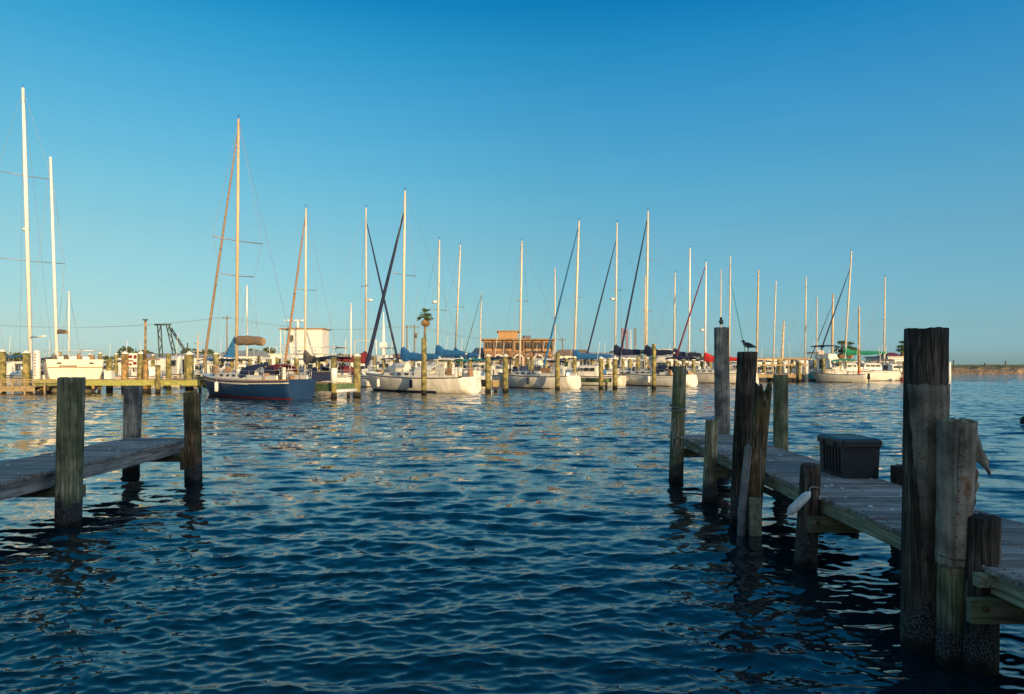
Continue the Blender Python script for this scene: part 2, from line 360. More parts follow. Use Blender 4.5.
# ------------------------------------------------------------------ land, quay behind the camera, breakwater
def sheet(name, x0, x1, y0, y1, z, m, sub=1):
    mb = MB(); mb.box(((x0+x1)/2, (y0+y1)/2, z-1.5), (x1-x0, y1-y0, 3)); return tag(mb.build(name, m), kind='structure')
sheet('quay_ground', -300, 300, -200, -1.2, 1.0, M['concrete'])
def terrain():
    mb = MB(); nx, ny = 90, 8; vs = []; fs = []
    for j in range(ny):
        v = j/(ny-1); y = 128+v**2*2500
        for i in range(nx):
            uu = i/(nx-1); x = -1800+uu*(1800+PX(925, y)+3)
            z = .9+.25*math.sin(x*.05)+.2*math.sin(x*.13+y) if j else -.6
            vs.append((x, y, z))
    for j in range(ny-1):
        for i in range(nx-1): fs.append((j*nx+i, j*nx+i+1, (j+1)*nx+i+1, (j+1)*nx+i))
    mb.add(vs, fs, 0, True); tag(mb.build('shore_ground', M['sand']), kind='structure')
terrain()
def breakwater():
    prof = [(-9, -1), (-7.2, .15), (-5.5, .9), (-4, 1.35), (-1, 1.6), (2, 2.0), (3.2, 2.3), (7, 2.3), (10, 1.2), (14, -1)]
    ml = [2, 2, 2, 1, 1, 1, 0, 0, 2]
    mb = MB(); xs = np.linspace(104, 620, 240); g = random.Random(3); base = len(mb.v)
    for x in xs:
        for k, (dy, z) in enumerate(prof):
            j = .22 if k in (1, 2, 3, 4) else .06
            mb.v.append((x, 172+dy+(x-104)*.02+g.uniform(-j, j)*2, z+g.uniform(-j, j)))
    n = len(prof)
    for i in range(len(xs)-1):
        for k in range(n-1):
            mb.f.append((i*n+k, (i+1)*n+k, (i+1)*n+k+1, i*n+k+1)); mb.m.append(ml[k]); mb.sm.append(False)
    mb.f.append(tuple(range(n))); mb.m.append(2); mb.sm.append(False)
    tag(mb.build('breakwater', [M['concrete'], M['scrub'], M['rock']]), 'long low breakwater of sand and grass running out to the right edge', 'breakwater', kind='structure')
breakwater()
def sun_blocker():  # added out of view: keeps the low sun off the near docks
    r = empty('sun_blocker_building', (28, -27, 1), 'unseen flat roofed building added behind the viewer to shade the near docks', 'building')
    mb = MB(); mb.box((0, -6, 5.1), (76, 12, 10.2)); mb.build('wall', M['house_white'], r)
    MB().box((0, -6, 10.35), (77, 13, .3)).build('roof', M['roof_grey'], r)
    for i in range(12):
        for z in (2.2, 5.3, 8.4): MB().box((-33+i*6, .03, z), (2.2, .1, 1.5)).build('window', M['glass'], r)
sun_blocker()

# ------------------------------------------------------------------ near docks
def near_pile(label, base, top, r0, r1, m, extra=None, rough_top=0, name='dock_piling', sides=40, group=None, seed=1, flat=.0, top_cb=None):
    """one weathered round piling from below the water to its top; base and top are (x, y) centres"""
    g = random.Random(seed); root = empty(name, (base[0], base[1], 0), label, 'piling', group)
    zt = top[2]; n = 30; rings = []; ph = [g.uniform(0, 6.28) for _ in range(8)]
    for i in range(n+1):
        t = i/n; z = -1.2+(zt+1.2)*t; tt = max(0, z/zt); cx = (top[0]-base[0])*tt; cy = (top[1]-base[1])*tt
        rr = r0+(r1-r0)*tt; ring = []
        for k in range(sides):
            a = 2*math.pi*k/sides
            q = 1+.022*math.sin(3*a+ph[0]+z*.8)+.015*math.sin(7*a+ph[1]+z*.5)+.012*math.sin(13*a+ph[2])+g.uniform(-.012, .012)
            if math.sin(a*2.5+ph[3])*math.sin(a*4+ph[4]) > .8: q -= .05
            zz = z
            if i == n: zz -= g.uniform(0, .012)
            if rough_top and t > .8: zz = z-(t-.8)/.2*rough_top*max(0, .5+.5*math.sin(2*a+ph[5])+.45*math.sin(5*a+ph[6])+g.uniform(-.2, .2))
            ring.append((cx+rr*q*math.cos(a), cy+rr*q*math.sin(a), zz))
        rings.append(ring)
    mb = MB(); mb.rings(rings, 0, True, False); b = (len(rings)-1)*sides; c = len(mb.v)
    # concave, chamfered head
    cx, cy = top[0]-base[0], top[1]-base[1]
    inner = [(cx+(x-cx)*.9, cy+(y-cy)*.9, z+.006) for x, y, z in rings[-1]]
    mb.v += inner+[(cx, cy, zt-rough_top*.75-.01)]
    for k in range(sides):
        mb.f.append((b+k, b+(k+1) % sides, c+(k+1) % sides, c+k)); mb.m.append(0); mb.sm.append(False)
        mb.f.append((c+k, c+(k+1) % sides, c+sides)); mb.m.append(0); mb.sm.append(False)
    mb.build('pole', m, root)
    return root

def dock_deck(name, label, x0, x1, y0, y1, z, side_m, ends, group=None, seed=5, stringer_h=.15, ext=(.11, .11)):
    g = random.Random(seed); root = empty(name, (0, 0, 0), label, 'dock', group)
    mb = MB(); y = y0; bw = .142
    while y < y1-.02:
        a = g.uniform(-.022, .022); b_ = g.uniform(-.022, .022); w_ = min(bw, y1-y)-g.uniform(.013, .024); dz = g.uniform(-.006, .006)
        # a bevelled board with slightly uneven ends
        h = .038; e = .005
        xa, xb = x0+a-.02, x1+b_+.02
        vs = []
        for xx in (xa, xb):
            vs += [(xx, y, z-h), (xx, y, z-e+dz), (xx, y+e, z+dz), (xx, y+w_-e, z+dz+g.uniform(-.002, .002)), (xx, y+w_, z-e+dz), (xx, y+w_, z-h)]
        mb.add(vs, [tuple(range(6)), tuple(reversed(range(6, 12)))]+[(k, k+6, (k+1) % 6+6, (k+1) % 6) for k in range(6)], 0)
        y += bw
    mb.build('decking', M['deck'], root)
    for xs in (x0+.045, x1-.045, (x0+x1)/2):
        MB().box((xs, (y0+y1)/2-.02, z-.0405-stringer_h/2), (.05, y1-y0-.08, stringer_h)).build('stringer', side_m, root)
    for ye in ends:
        e = MB().box(((x0+x1-ext[0]+ext[1])/2, ye, z-.26-.002-stringer_h*.2), (x1-x0+ext[0]+ext[1], .06, .17)).build('bearer', M['bearer'], root)
        for xs in (x0-ext[0]+.09, x1+ext[1]-.09): MB().tube([(xs, ye-.03, z-.27), (xs, ye-.052, z-.27)], .022, 10).build('bolt', M['rust'], e)
    # nail heads
    nb = MB(); y = y0+.07
    while y < y1:
        for xs in (x0+.05, x1-.05, (x0+x1)/2):
            for d in (-.03, .03): nb.tube([(xs+g.uniform(-.008, .008), y+d, z-.002), (xs, y+d, z+.006)], .006, 5)
        y += bw
    nb.build('nail_heads', M['rust'], root)
    return root
ZD = .78
def droppings(x0, x1, y0, y1, z, n, parent, seed):
    g = random.Random(seed)
    for q in range(n):
        mb = MB(); x, y, r_ = g.uniform(x0, x1), g.uniform(y0, y1), g.uniform(.006, .022)
        out = [(x+r_*g.uniform(.6, 1.3)*math.cos(a), y+r_*g.uniform(.6, 1.6)*math.sin(a)) for a in np.linspace(0, 5.6, 8)]
        mb.prism(out, z+.001, z+.010); mb.build('bird_dropping', M['white_plastic'], parent)
rd = dock_deck('wooden_dock', 'weathered grey board dock on the right with a storage box on it', 3.36, 4.56, 1.0, 14.0, ZD, M['stringer'], (13.35, 10.9, 7.35, 4.765, 2.4), ext=(.17, .11))
MB().tube([(3.40, 10.72, .5), (4.5, 8.9, .02)], .05, 8).build('brace', M['pile_dark'], rd); MB().tube([(4.5, 7.3, .45), (3.5, 6.0, -.05)], .06, 8).build('brace', M['pile_dark'], rd)
MB().box((3.37, 4.80, .69), (.22, .07, .09)).build('block', M['stringer'], rd)
ld = dock_deck('wooden_dock', 'short weathered board dock on the left held by three pilings', -7.72, -6.42, 2.0, 13.75, .73, M['stringer_grey'], (13.1, 9.62, 5.5), ext=(.11, .40), seed=9, stringer_h=.20)

droppings(3.45, 4.5, 5.0, 13.5, ZD, 46, rd, 3); droppings(-7.6, -6.5, 8.5, 13.4, .73, 18, ld, 4)
near_pile('rope wrapped green piling at the far corner of the right dock', (3.10, 12.9), (3.17, 12.9, 2.18), .135, .12, M['pile_green'], seed=2)
p2 = near_pile('tall grey piling with the upper gull at the far end of the right dock', (4.38, 14.22), (4.36, 14.22, 2.98), .16, .148, M['pile_grey'], seed=3)
near_pile('short greenish piling against the right dock, lowest of the far cluster', (3.17, 10.97), (3.21, 10.97, 1.32), .115, .095, M['pile_green'], seed=4)
near_pile('dark flat topped piling that carries the lower gull', (3.12, 9.4), (3.225, 9.35, 2.38), .125, .132, M['pile_dark'], seed=5)
near_pile('leaning brown piling with a jagged split top', (3.12, 8.95), (3.28, 8.9, 1.97), .125, .105, M['pile_brown'], rough_top=.16, seed=6)
near_pile('grey green piling on the far side of the right dock left of the storage box', (4.72, 12.0), (4.72, 12.0, 2.03), .128, .122, M['pile_green'], seed=7)
near_pile('short dark piling with a white fender tied to it', (3.22, 7.5), (3.28, 7.5, 1.11), .12, .105, M['pile_dark'], seed=8)
near_pile('dark stub piling on the far side of the right dock right of the storage box', (4.74, 8.3), (4.74, 8.3, .975), .13, .125, M['pile_dark'], seed=9)
p9 = near_pile('tallest and thickest dark piling, with torn grey sheathing, at the right dock', (3.2, 5.33), (3.235, 5.33, 2.485), .152, .150, M['pile_dark'], seed=10)
p10 = near_pile('piling wrapped in torn burlap coloured sheathing beside the tallest piling', (3.23, 5.04), (3.285, 5.04, 1.80), .092, .100, M['pile_green'], seed=11)
near_pile('short dark piling nearest to the viewer at the right dock edge', (3.37, 4.93), (3.40, 4.93, 1.11), .118, .105, M['pile_dark'], seed=12)
near_pile('thick green brown piling on the near side of the left dock', (-6.12, 9.42), (-6.07, 9.42, 2.03), .162, .165, M['pile_green'], seed=13)
near_pile('grey split piling on the far side of the left dock', (-7.84, 14.05), (-7.79, 14.05, 1.76), .16, .17, M['pile_grey'], seed=14)
p3l = near_pile('brown piling at the end corner of the left dock', (-6.04, 12.95), (-6.06, 12.95, 1.67), .16, .142, M['pile_brown'], seed=15)
# collar of old timber and small board on left dock pilings
MB().box((-.02, -.17, .45), (.28, .045, .42), rz=.05).build('cleat_board', M['pile_brown'], p3l)
MB().box((-.17, 0, 1.42), (.02, .06, .5)).build('rub_strip', M['stringer_grey'], p3l)

# torn sheathing of the wrapped pilings
def wrap_mat(name, f):
    m, nt, b = newmat(name); L = nt.links.new
    g = nd(nt, 'ShaderNodeNewGeometry')
    n = nd(nt, 'ShaderNodeTexNoise'); n.inputs['Scale'].default_value = 4; n.inputs['Detail'].default_value = 8; L(g.outputs['Position'], n.inputs[0])
    r = nd(nt, 'ShaderNodeValToRGB'); e = r.color_ramp.elements; e[0].position = .36; e[0].color = (.15, .12, .095, 1); e[1].position = .6; e[1].color = (.40, .33, .26, 1)
    k = e.new(.70); k.color = (.24, .11, .045, 1); L(n.outputs[0], r.inputs[0])
    wv = nd(nt, 'ShaderNodeTexWave'); wv.bands_direction = 'Z'; wv.inputs['Scale'].default_value = 45; wv.inputs['Distortion'].default_value = 1.5; L(g.outputs['Position'], wv.inputs[0])
    mx = nd(nt, 'ShaderNodeMix', data_type='RGBA', blend_type='MULTIPLY'); mx.inputs[0].default_value = .25; L(r.outputs[0], mx.inputs[6]); L(wv.outputs[0], mx.inputs[7])
    st = nd(nt, 'ShaderNodeTexNoise'); st.inputs['Scale'].default_value = 26; st.inputs['Detail'].default_value = 5; smp = nd(nt, 'ShaderNodeMapping'); smp.inputs['Scale'].default_value = (1, 1, .07)
    L(g.outputs['Position'], smp.inputs[0]); L(smp.outputs[0], st.inputs[0]); sr = nd(nt, 'ShaderNodeMapRange'); sr.inputs[1].default_value = .35; sr.inputs[2].default_value = .62; sr.inputs[3].default_value = .62*f; sr.inputs[4].default_value = 1.15*f; L(st.outputs[0], sr.inputs[0])
    ms = nd(nt, 'ShaderNodeMix', data_type='RGBA', blend_type='MULTIPLY'); ms.inputs[0].default_value = 1; L(mx.outputs[2], ms.inputs[6]); L(sr.outputs[0], ms.inputs[7])
    sk = nd(nt, 'ShaderNodeTexNoise'); sk.inputs['Scale'].default_value = 90; sk.inputs['Detail'].default_value = 2; L(g.outputs['Position'], sk.inputs[0]); kr = nd(nt, 'ShaderNodeMapRange'); kr.inputs[1].default_value = .3; kr.inputs[2].default_value = .42; kr.inputs[3].default_value = .35; L(sk.outputs[0], kr.inputs[0])
    m5 = nd(nt, 'ShaderNodeMix', data_type='RGBA', blend_type='MULTIPLY'); m5.inputs[0].default_value = 1; L(ms.outputs[2], m5.inputs[6]); L(kr.outputs[0], m5.inputs[7])
    L(m5.outputs[2], b.inputs['Base Color']); b.inputs['Roughness'].default_value = .9; b.inputs['Specular IOR Level'].default_value = .15
    bp = nd(nt, 'ShaderNodeBump'); bp.inputs['Distance'].default_value = .02; ad = nd(nt, 'ShaderNodeMath', operation='MULTIPLY_ADD')
    L(wv.outputs[0], ad.inputs[0]); ad.inputs[1].default_value = .12; L(n.outputs[0], ad.inputs[2]); L(ad.outputs[0], bp.inputs['Height']); L(bp.outputs[0], b.inputs['Normal'])
    return m
M['wrap'] = wrap_mat('torn_sheathing', 1.25); M['wrap_dark'] = wrap_mat('old_dark_sheathing', .85)
def wrap(parent, z0, z1, rb, rt, a0, a1, dx0, dx1, ragged, seed, n=44, m=26, mt='wrap'):
    g = random.Random(seed); vo = []; 
    edge0 = [g.uniform(-1, 1) for _ in range(n+1)]; g2 = [g.uniform(-.05, .05)+1.0*(1-j/m)**.8 for j in range(m+1)]; ea = [g.uniform(-1, 1)*.5+.5*math.sin(j*.9+seed)+.6*math.sin(j*.31) for j in range(m+1)]
    for off in (0, .006):
        for j in range(m+1):
            t = j/m
            for i in range(n+1):
                u = i/n; full = abs(a1-a0) > 6.2
                ja = 0 if full else (ragged*2.0*ea[j]+g2[j])*((1-u)**3) + ragged*1.2*ea[(j*7) % (m+1)]*(u**3)
                a = a0+(a1-a0)*u+ja
                z = z0+(z1-z0)*t+(edge0[i % n if full else i]*.014*(1-t)**6)+(.006*math.sin(i*.7)+edge0[(i*3) % n]*.006)*(t**9)
                r_ = rb+(rt-rb)*t+off+.0025*math.sin(5*a+9*t)+.0015*math.sin(31*t+2*a)+.002*math.sin(12*a+3*t)
                vo.append((dx0+(dx1-dx0)*t+r_*math.cos(a), r_*math.sin(a), z))
    W = n+1; H = W*(m+1); fs = []
    for j in range(m):
        for i in range(n):
            q = (j*W+i, j*W+i+1, (j+1)*W+i+1, (j+1)*W+i); fs.append(tuple(H+k for k in q)); fs.append(tuple(reversed(q)))
    for i in range(n): fs.append((i, i+1, H+i+1, H+i)); fs.append((m*W+i+1, m*W+i, H+m*W+i, H+m*W+i+1))
    for j in range(m): fs.append((j*W, H+j*W, H+(j+1)*W, (j+1)*W)); fs.append((j*W+n, (j+1)*W+n, H+(j+1)*W+n, H+j*W+n))
    mb = MB(); mb.add(vo, fs, 0, True); return mb.build('sheathing', M[mt], parent)
wrap(p9, .72, 2.05, .155, .155, R(-175), R(25), .008, .028, .02, 4, mt='wrap_dark')
wrap(p10, .73, 1.785, .101, .122, 0, 2*math.pi, .02, .055, .1, 6)
MB().tube([(.02+.035*t-.055, -.104-.018*t, .76+1.0*t+.004*math.sin(t*30)) for t in np.linspace(0, 1, 14)], .0045, 5).build('seam', M['wrap_dark'], p10)
for t in np.linspace(.04, .97, 12): MB().tube([(-.015+.035*t-.012, -.101-.019*t, .75+1.0*t), (-.015+.035*t-.012, -.110-.019*t, .75+1.0*t)], .006, 7).build('nail', M['rust'], p10)
MB().tube([(.0+.108*math.cos(a)+.025, .108*math.sin(a), .80+.01*math.sin(a)) for a in np.linspace(0, 6.283, 30)], .006, 5).build('strap', M['rust'], p10)
def flap():
    mb = MB(); g = random.Random(2)
    pts = [(.14, -.02, 1.76, .05), (.165, -.03, 1.66, .09), (.18, -.035, 1.60, .08), (.205, -.05, 1.52, .11), (.215, -.05, 1.49, .07), (.245, -.05, 1.44, .03), (.25, -.05, 1.41, .01)]
    rr = []
    for x, y, z, w_ in pts: rr.append([(x-w_*.6, y-.01, z), (x-.02, y-.05, z-.01), (x+w_*.35, y-.02, z-.02), (x+w_*.35, y-.008, z-.02), (x-.02, y-.038, z-.01), (x-w_*.6, y+.002, z)])
    mb.rings(rr, 0, True)
    pts = [(.16, 0, 1.48, .03), (.185, .01, 1.43, .05), (.175, 0, 1.37, .035), (.19, .01, 1.33, .05), (.16, 0, 1.27, .03), (.165, 0, 1.22, .04), (.145, 0, 1.14, .02)]
    rr = []
    for x, y, z, w_ in pts: rr.append([(x-w_*.6, y-.01, z), (x, y-.03, z-.01), (x+w_*.5, y-.02, z-.02), (x+w_*.5, y-.008, z-.02), (x, y-.02, z-.01), (x-w_*.6, y+.002, z)])
    mb.rings(rr, 0, True); mb.build('torn_flap', M['wrap'], p10)
flap()
# leaning pipe against the split pile
pr = empty('mooring_pipe', (2.98, 8.85, 0), 'thin pale pipe leaning against the split top piling', 'pipe')
MB().tube([(-.03, -.02, -.5), (-.005, -.01, .3), (.085, 0, 1.14), (.10, 0, 1.155)], [.05, .052, .048, .046], 14).build('pipe', mat('weathered_grey_pipe', (.20, .20, .20), .6, .4, 8), pr)
bd = MB().box((3.13, 8.78, .12), (.15, .05, .75)).build('rub_board', M['stringer']); tag(bd, 'narrow upright board at the waterline of the split top piling', 'board')
# ropes
def rope(label, pts, r=.011):
    v = [Vector(p) for p in pts]; out = []
    for i in range(len(v)-1):
        for k in range(6):
            t = k/6; p0 = v[max(i-1, 0)]; p1 = v[i]; p2_ = v[i+1]; p3 = v[min(i+2, len(v)-1)]
            out.append(.5*((2*p1)+(p2_-p0)*t+(2*p0-5*p1+4*p2_-p3)*t*t+(3*p1-p0-3*p2_+p3)*t**3))
    out.append(v[-1]); o = MB().tube(out, r, 6).build('mooring_rope', M['rope']); return tag(o, label, 'rope')
coil = [(3.13+.145*math.cos(a), 12.9+.145*math.sin(a), 1.45-a*.012+.03*math.sin(a*.7)) for a in np.linspace(0, 12.6, 26)]
coil += [(3.02, 12.78, 1.15), (2.99, 12.77, .95), (3.12, 12.74, .86)]
coil += [(3.12+.15*math.cos(a), 12.9+.15*math.sin(a), .84-.01*math.sin(a*2)) for a in np.linspace(-1.6, 4.6, 12)]
coil += [(3.25, 12.74, .83), (3.42, 12.7, .81), (3.55, 12.5, .80), (3.50, 12.2, .80), (3.38, 12.35, .80)]
rope('grey rope coiled round the far corner piling and over the dock edge', coil, .013)
rope('slack rope loop hanging down the near face of the corner piling', [(3.02, 12.77, .95), (3.0, 12.74, .7), (3.05, 12.73, .5), (3.14, 12.73, .62), (3.19, 12.75, .85)], .01)
rope('thin rope hanging down the split top piling', [(3.2, 8.79, 1.12), (3.19, 8.77, .7), (3.18, 8.77, .2)], .006)
rope('short rope that ties the white fender to its piling', [(3.17, 7.27, .85), (3.2, 7.33, .88), (3.27, 7.385, .88), (3.36, 7.42, .86), (3.39, 7.5, .86)], .008)
# fender
fr = empty('boat_fender', (3.175, 7.27, .85), 'white cylindrical boat fender tied to the short dark piling', 'fender')
ax = Vector((-.235, 0, -.235)).normalized(); fp = []; frd = []
for t, r_ in ((0, .014), (.015, .016), (.03, .035), (.05, .040), (.08, .046), (.26, .048), (.29, .043), (.31, .032), (.325, .016), (.345, .014)): fp.append(ax*t); frd.append(r_)
MB().tube(fp, frd, 20).build('fender_body', M['fender_plastic'], fr)
fr.rotation_euler = (0, 0, 0)
# storage box
def storage_box():
    r = empty('dock_box', (4.355, 8.84, ZD), 'black ribbed plastic storage box with a lid on the right dock', 'storage box')
    r.scale = (1.08, 1.03, 1.03); mb = MB(); w_, d_, h = .42, .66, .42
    # tapered ribbed shell
    rings = []
    def outline(w, d, rib):
        pts = []; n = 8
        for (ax_, ay, bx, by, nx, ny) in ((-1, -1, 1, -1, 0, -1), (1, -1, 1, 1, 1, 0), (1, 1, -1, 1, 0, 1), (-1, 1, -1, -1, -1, 0)):
            for k in range(n):
                for q, dd in ((0, 0), (.3, 0), (.34, rib), (.96, rib)):
                    t = (k+q)/n
                    if k in (0, n-1) or ny < 0: dd = 0
                    pts.append(((ax_+(bx-ax_)*t)*w/2-nx*dd, (ay+(by-ay)*t)*d/2-ny*dd))
        return pts
    for z, s_, rb in ((0, .95, 0), (.035, .955, .0), (.045, .955, .018), (.35, .99, .018), (.36, 1, 0), (h, 1, 0)):
        rings.append([(x, y, z) for x, y in outline(w_*s_, d_*s_, rb)])
    mb.rings(rings, 0, False); mb.build('shell', M['box_plastic'], r)
    lid = MB(); rr = []
    def rrect(w, d, c, z):
        o = []
        for sx, sy, a0 in ((1, 1, 0), (-1, 1, 90), (-1, -1, 180), (1, -1, 270)):
            for a in range(0, 91, 18): o.append((sx*(w/2-c)+c*math.cos(R(a0+a)), sy*(d/2-c)+c*math.sin(R(a0+a)), z))
        return o
    for w2, d2, z in ((.455, .70, h-.035), (.47, .715, h-.03), (.47, .715, h+.035), (.455, .70, h+.05), (.40, .64, h+.062), (.38, .62, h+.055)):
        rr.append(rrect(w2, d2, .03, z))
    lid.rings(rr, 0, False); l = lid.build('lid', M['box_plastic'], r)
    MB().box((-.24, .15, h-.02), (.02, .05, .06)).build('latch', M['black'], l)
    MB().box((-.24, -.15, h-.02), (.02, .05, .06)).build('latch', M['black'], l)
storage_box()
# gulls
def gull(label, loc, rz, s):
    r = empty('gull', loc, label, 'bird', 'gulls on the pilings', rz)
    path = [(-.19, .105, .010, .006), (-.16, .118, .026, .014), (-.11, .138, .046, .036), (-.05, .152, .058, .056), (.01, .166, .062, .066), (.06, .186, .054, .058), (.088, .212, .038, .040),
            (.100, .238, .032, .034), (.110, .256, .033, .035), (.126, .264, .030, .030), (.140, .262, .015, .014), (.155, .257, .006, .007), (.175, .250, .004, .005), (.185, .244, .002, .002)]
    rings = []; n = 16
    for i, (x, z, ry, rz_) in enumerate(path):
        a = path[max(i-1, 0)]; b = path[min(i+1, len(path)-1)]; d = Vector((b[0]-a[0], 0, b[1]-a[1])).normalized(); up = Vector((-d.z, 0, d.x))
        rings.append([Vector((x, 0, z))+Vector((0, 1, 0))*ry*math.cos(2*math.pi*k/n)+up*rz_*math.sin(2*math.pi*k/n) for k in range(n)])
    mb = MB(); mb.rings(rings, 0, True)
    for fi in range(len(mb.f)):
        if fi < (len(path)-1)*n:
            i, k = divmod(fi, n); ang = (k+.5)/n*360
            mb.m[fi] = 2 if i >= 7 or i == 0 else (1 if 200 < ang < 340 or i == 6 else 0)
    for sy in (-1, 1):
        mb.tube([(.005, sy*.02, .13), (.0, sy*.022, .07), (.008, sy*.022, .004)], [.012, .006, .005], 8, 2)
        mb.add([(-.01, sy*.022, 0), (.045, sy*.04, 0), (.045, sy*.005, 0), (0, sy*.022, .01)], [(0, 2, 1), (0, 1, 3), (1, 2, 3), (2, 0, 3)], 2)
        # folded wing lies on the flank, long primaries crossing over the tail
        wr = []
        for x, z, hh, off in ((.065, .185, .022, .036), (.02, .180, .036, .049), (-.05, .165, .034, .046), (-.12, .142, .022, .030), (-.17, .124, .012, .020), (-.215, .112, .004, .008)):
            wr.append([(x, sy*(off+.008), z-hh), (x, sy*(off+.014), z), (x, sy*(off-.004), z+hh), (x, sy*(off-.012), z)])
        mb.rings(wr, 0, True)
    mb.build('body', [M['skin_grey'], M['skin_white'], M['skin_black']], r); r.scale = (s, s, s)
gull('gull in profile facing left on the flat dark piling', (3.225, 9.33, 2.377), R(176), .57)
gull('gull seen end on atop the tall grey piling', (4.35, 14.2, 2.975), R(250), .74)

#==REST==
# ------------------------------------------------------------------ boats
def hull_mesh(L, B, fb, rake=1.0, tr=.6, rev=.0, sheer=.3, N=26, lift=.3):
    def st(t):
        b = B/2*(tr+(1-tr)*math.sin(min(1, t/.42)*math.pi/2)) if t < .42 else B/2*max(.012, max(0, math.cos((t-.42)/.58*math.pi/2))**.8)
        zs = fb*(1+sheer*max(0, (t-.35)/.65)**2+.06*max(0, (.35-t)/.35)**2)
        return b, zs
    rings = []
    for i in range(N+1):
        t = i/N; b, zs = st(t); ring = []
        zlift = lift*max(0, 1-t/.16)**1.3
        for z, wf in ((zs, 1), (zs-.09, 1.0), (zs-.20, .998), (zs-.27, .996), (zs*.40, .93), (.17, .84), (.07, .80), (-.15, .62), (-.45, .02)):
            f = wf**(1+1.6*t*t); zz = max(z, -.45)+zlift*max(0, min(1, (zs-z)/zs)); hh = max(0, zz)/zs
            x = -L/2+t*L-rake*t**4*(1-hh)+rev*(hh)*(1-t)**8-(0 if rev > 0 else .0)
            ring.append((x, b*f, zz))
        rings.append(ring+[(x, -y, z) for x, y, z in reversed(ring[:-1])])
    mb = MB(); n = len(rings[0]); mats = [1, 0, 5, 0, 0, 2, 3, 3]; mats = mats+mats[::-1]
    mb.v = [p for r in rings for p in r]
    for i in range(N):
        for k in range(n-1):
            mb.f.append((i*n+k, i*n+k+1, (i+1)*n+k+1, (i+1)*n+k)); q = 0 if (lift and i < N*.2 and 5 <= k <= n-7) else mats[k]; mb.m.append(q); mb.sm.append(mats[k] != 1)
        mb.f.append((i*n+n-1, i*n, (i+1)*n, (i+1)*n+n-1)); mb.m.append(4); mb.sm.append(False)
    mb.f.append(tuple(reversed(range(n)))); mb.m.append(0); mb.sm.append(False)
    mb.f.append(tuple(N*n+k for k in range(n))); mb.m.append(0); mb.sm.append(False)
    return mb, st
def cabin_mesh(x0, x1, w0, w1, z0, h, slope0=.15, slope1=.5, crown=.08):
    """rounded coach roof; x0 aft, x1 forward"""
    rings = []
    for i in range(9):
        t = i/8; w_ = w0+(w1-w0)*t
        f = 1 if .12 < t < .85 else (.96 if t <= .12 else .9)
        x = x0+(x1-x0)*t; prof = []
        for y, z in ((1, 0), (.96, .5), (.90, .88), (.8, .98), (.4, 1+crown), (-.4, 1+crown), (-.8, .98), (-.90, .88), (-.96, .5), (-1, 0)):
            xx = x+(slope0*z*h if i == 0 else 0)-(slope1*z*h*1.2 if i == 8 else 0)
            prof.append((xx, y*w_/2, z0-.05+z*(h+.05)*(f if z > .1 else 1)))
        rings.append(prof)
    mb = MB(); mb.rings(rings, 0, False); return mb
def arch_canvas(x0, x1, w_, z, drop, m, parent, name, n=9, th=.04, sides=True):
    rings = []
    for x, zz in ((x0, z-.06), (x0+(x1-x0)*.25, z), (x0+(x1-x0)*.5, z+.03), (x0+(x1-x0)*.75, z), (x1, z-.06)):
        up = [(x, w_/2*math.cos(math.pi*k/n), zz-drop+drop*math.sin(math.pi*k/n)**.6) for k in range(n+1)]
        dn = [(x, y*.985, z_-th) for x, y, z_ in reversed(up)]
        rings.append(up+dn)
    return MB().rings(rings, 0, False).build(name, m, parent)
def poles(pts, parent, name='support_pole', r=.022, m='steel'):
    for a, b in pts: MB().tube([a, b], r, 6).build(name, M[m], parent)
def railing(pts, h, parent, r=.013, m='steel', wires=(1, .55), name='guard_rail'):
    mb = MB()
    for p in pts: mb.tube([p, (p[0], p[1], p[2]+h)], r, 5)
    for wv in wires: mb.tube([(p[0], p[1], p[2]+h*wv) for p in pts], r*.7, 5)
    return mb.build(name, M[m], parent)
def wire(a, b, parent, name='stay', r=.011, m='wire'): return MB().tube([a, b], r, 5, cap=False).build(name, M[m], parent)
def lumpy(pts, parent, name, m, seed=1, n=12):
    """furled or covered sail: a fat uneven fabric roll; pts = (point, half width, half height)"""
    g = random.Random(seed); rings = []
    P = [Vector(p[0]) for p in pts]; d = (P[-1]-P[0]).normalized()
    up = Vector((0, 0, 1)); side = d.cross(up).normalized(); up = side.cross(d)
    K = len(pts)
    for i in range((K-1)*4+1):
        j = min(i//4, K-2); t = i/4-j; p = P[j].lerp(P[j+1], t); a = pts[j][1]+(pts[j+1][1]-pts[j][1])*t; b = pts[j][2]+(pts[j+1][2]-pts[j][2])*t
        q = 1-.14*(i % 4 == 0)+g.uniform(-.06, .06)
        rings.append([p+side*a*q*math.cos(2*math.pi*k/n)+up*b*q*math.sin(2*math.pi*k/n)*(1.0 if math.sin(2*math.pi*k/n) > 0 else 1.12) for k in range(n)])
    return MB().rings(rings, 0, True).build(name, M[m], parent)

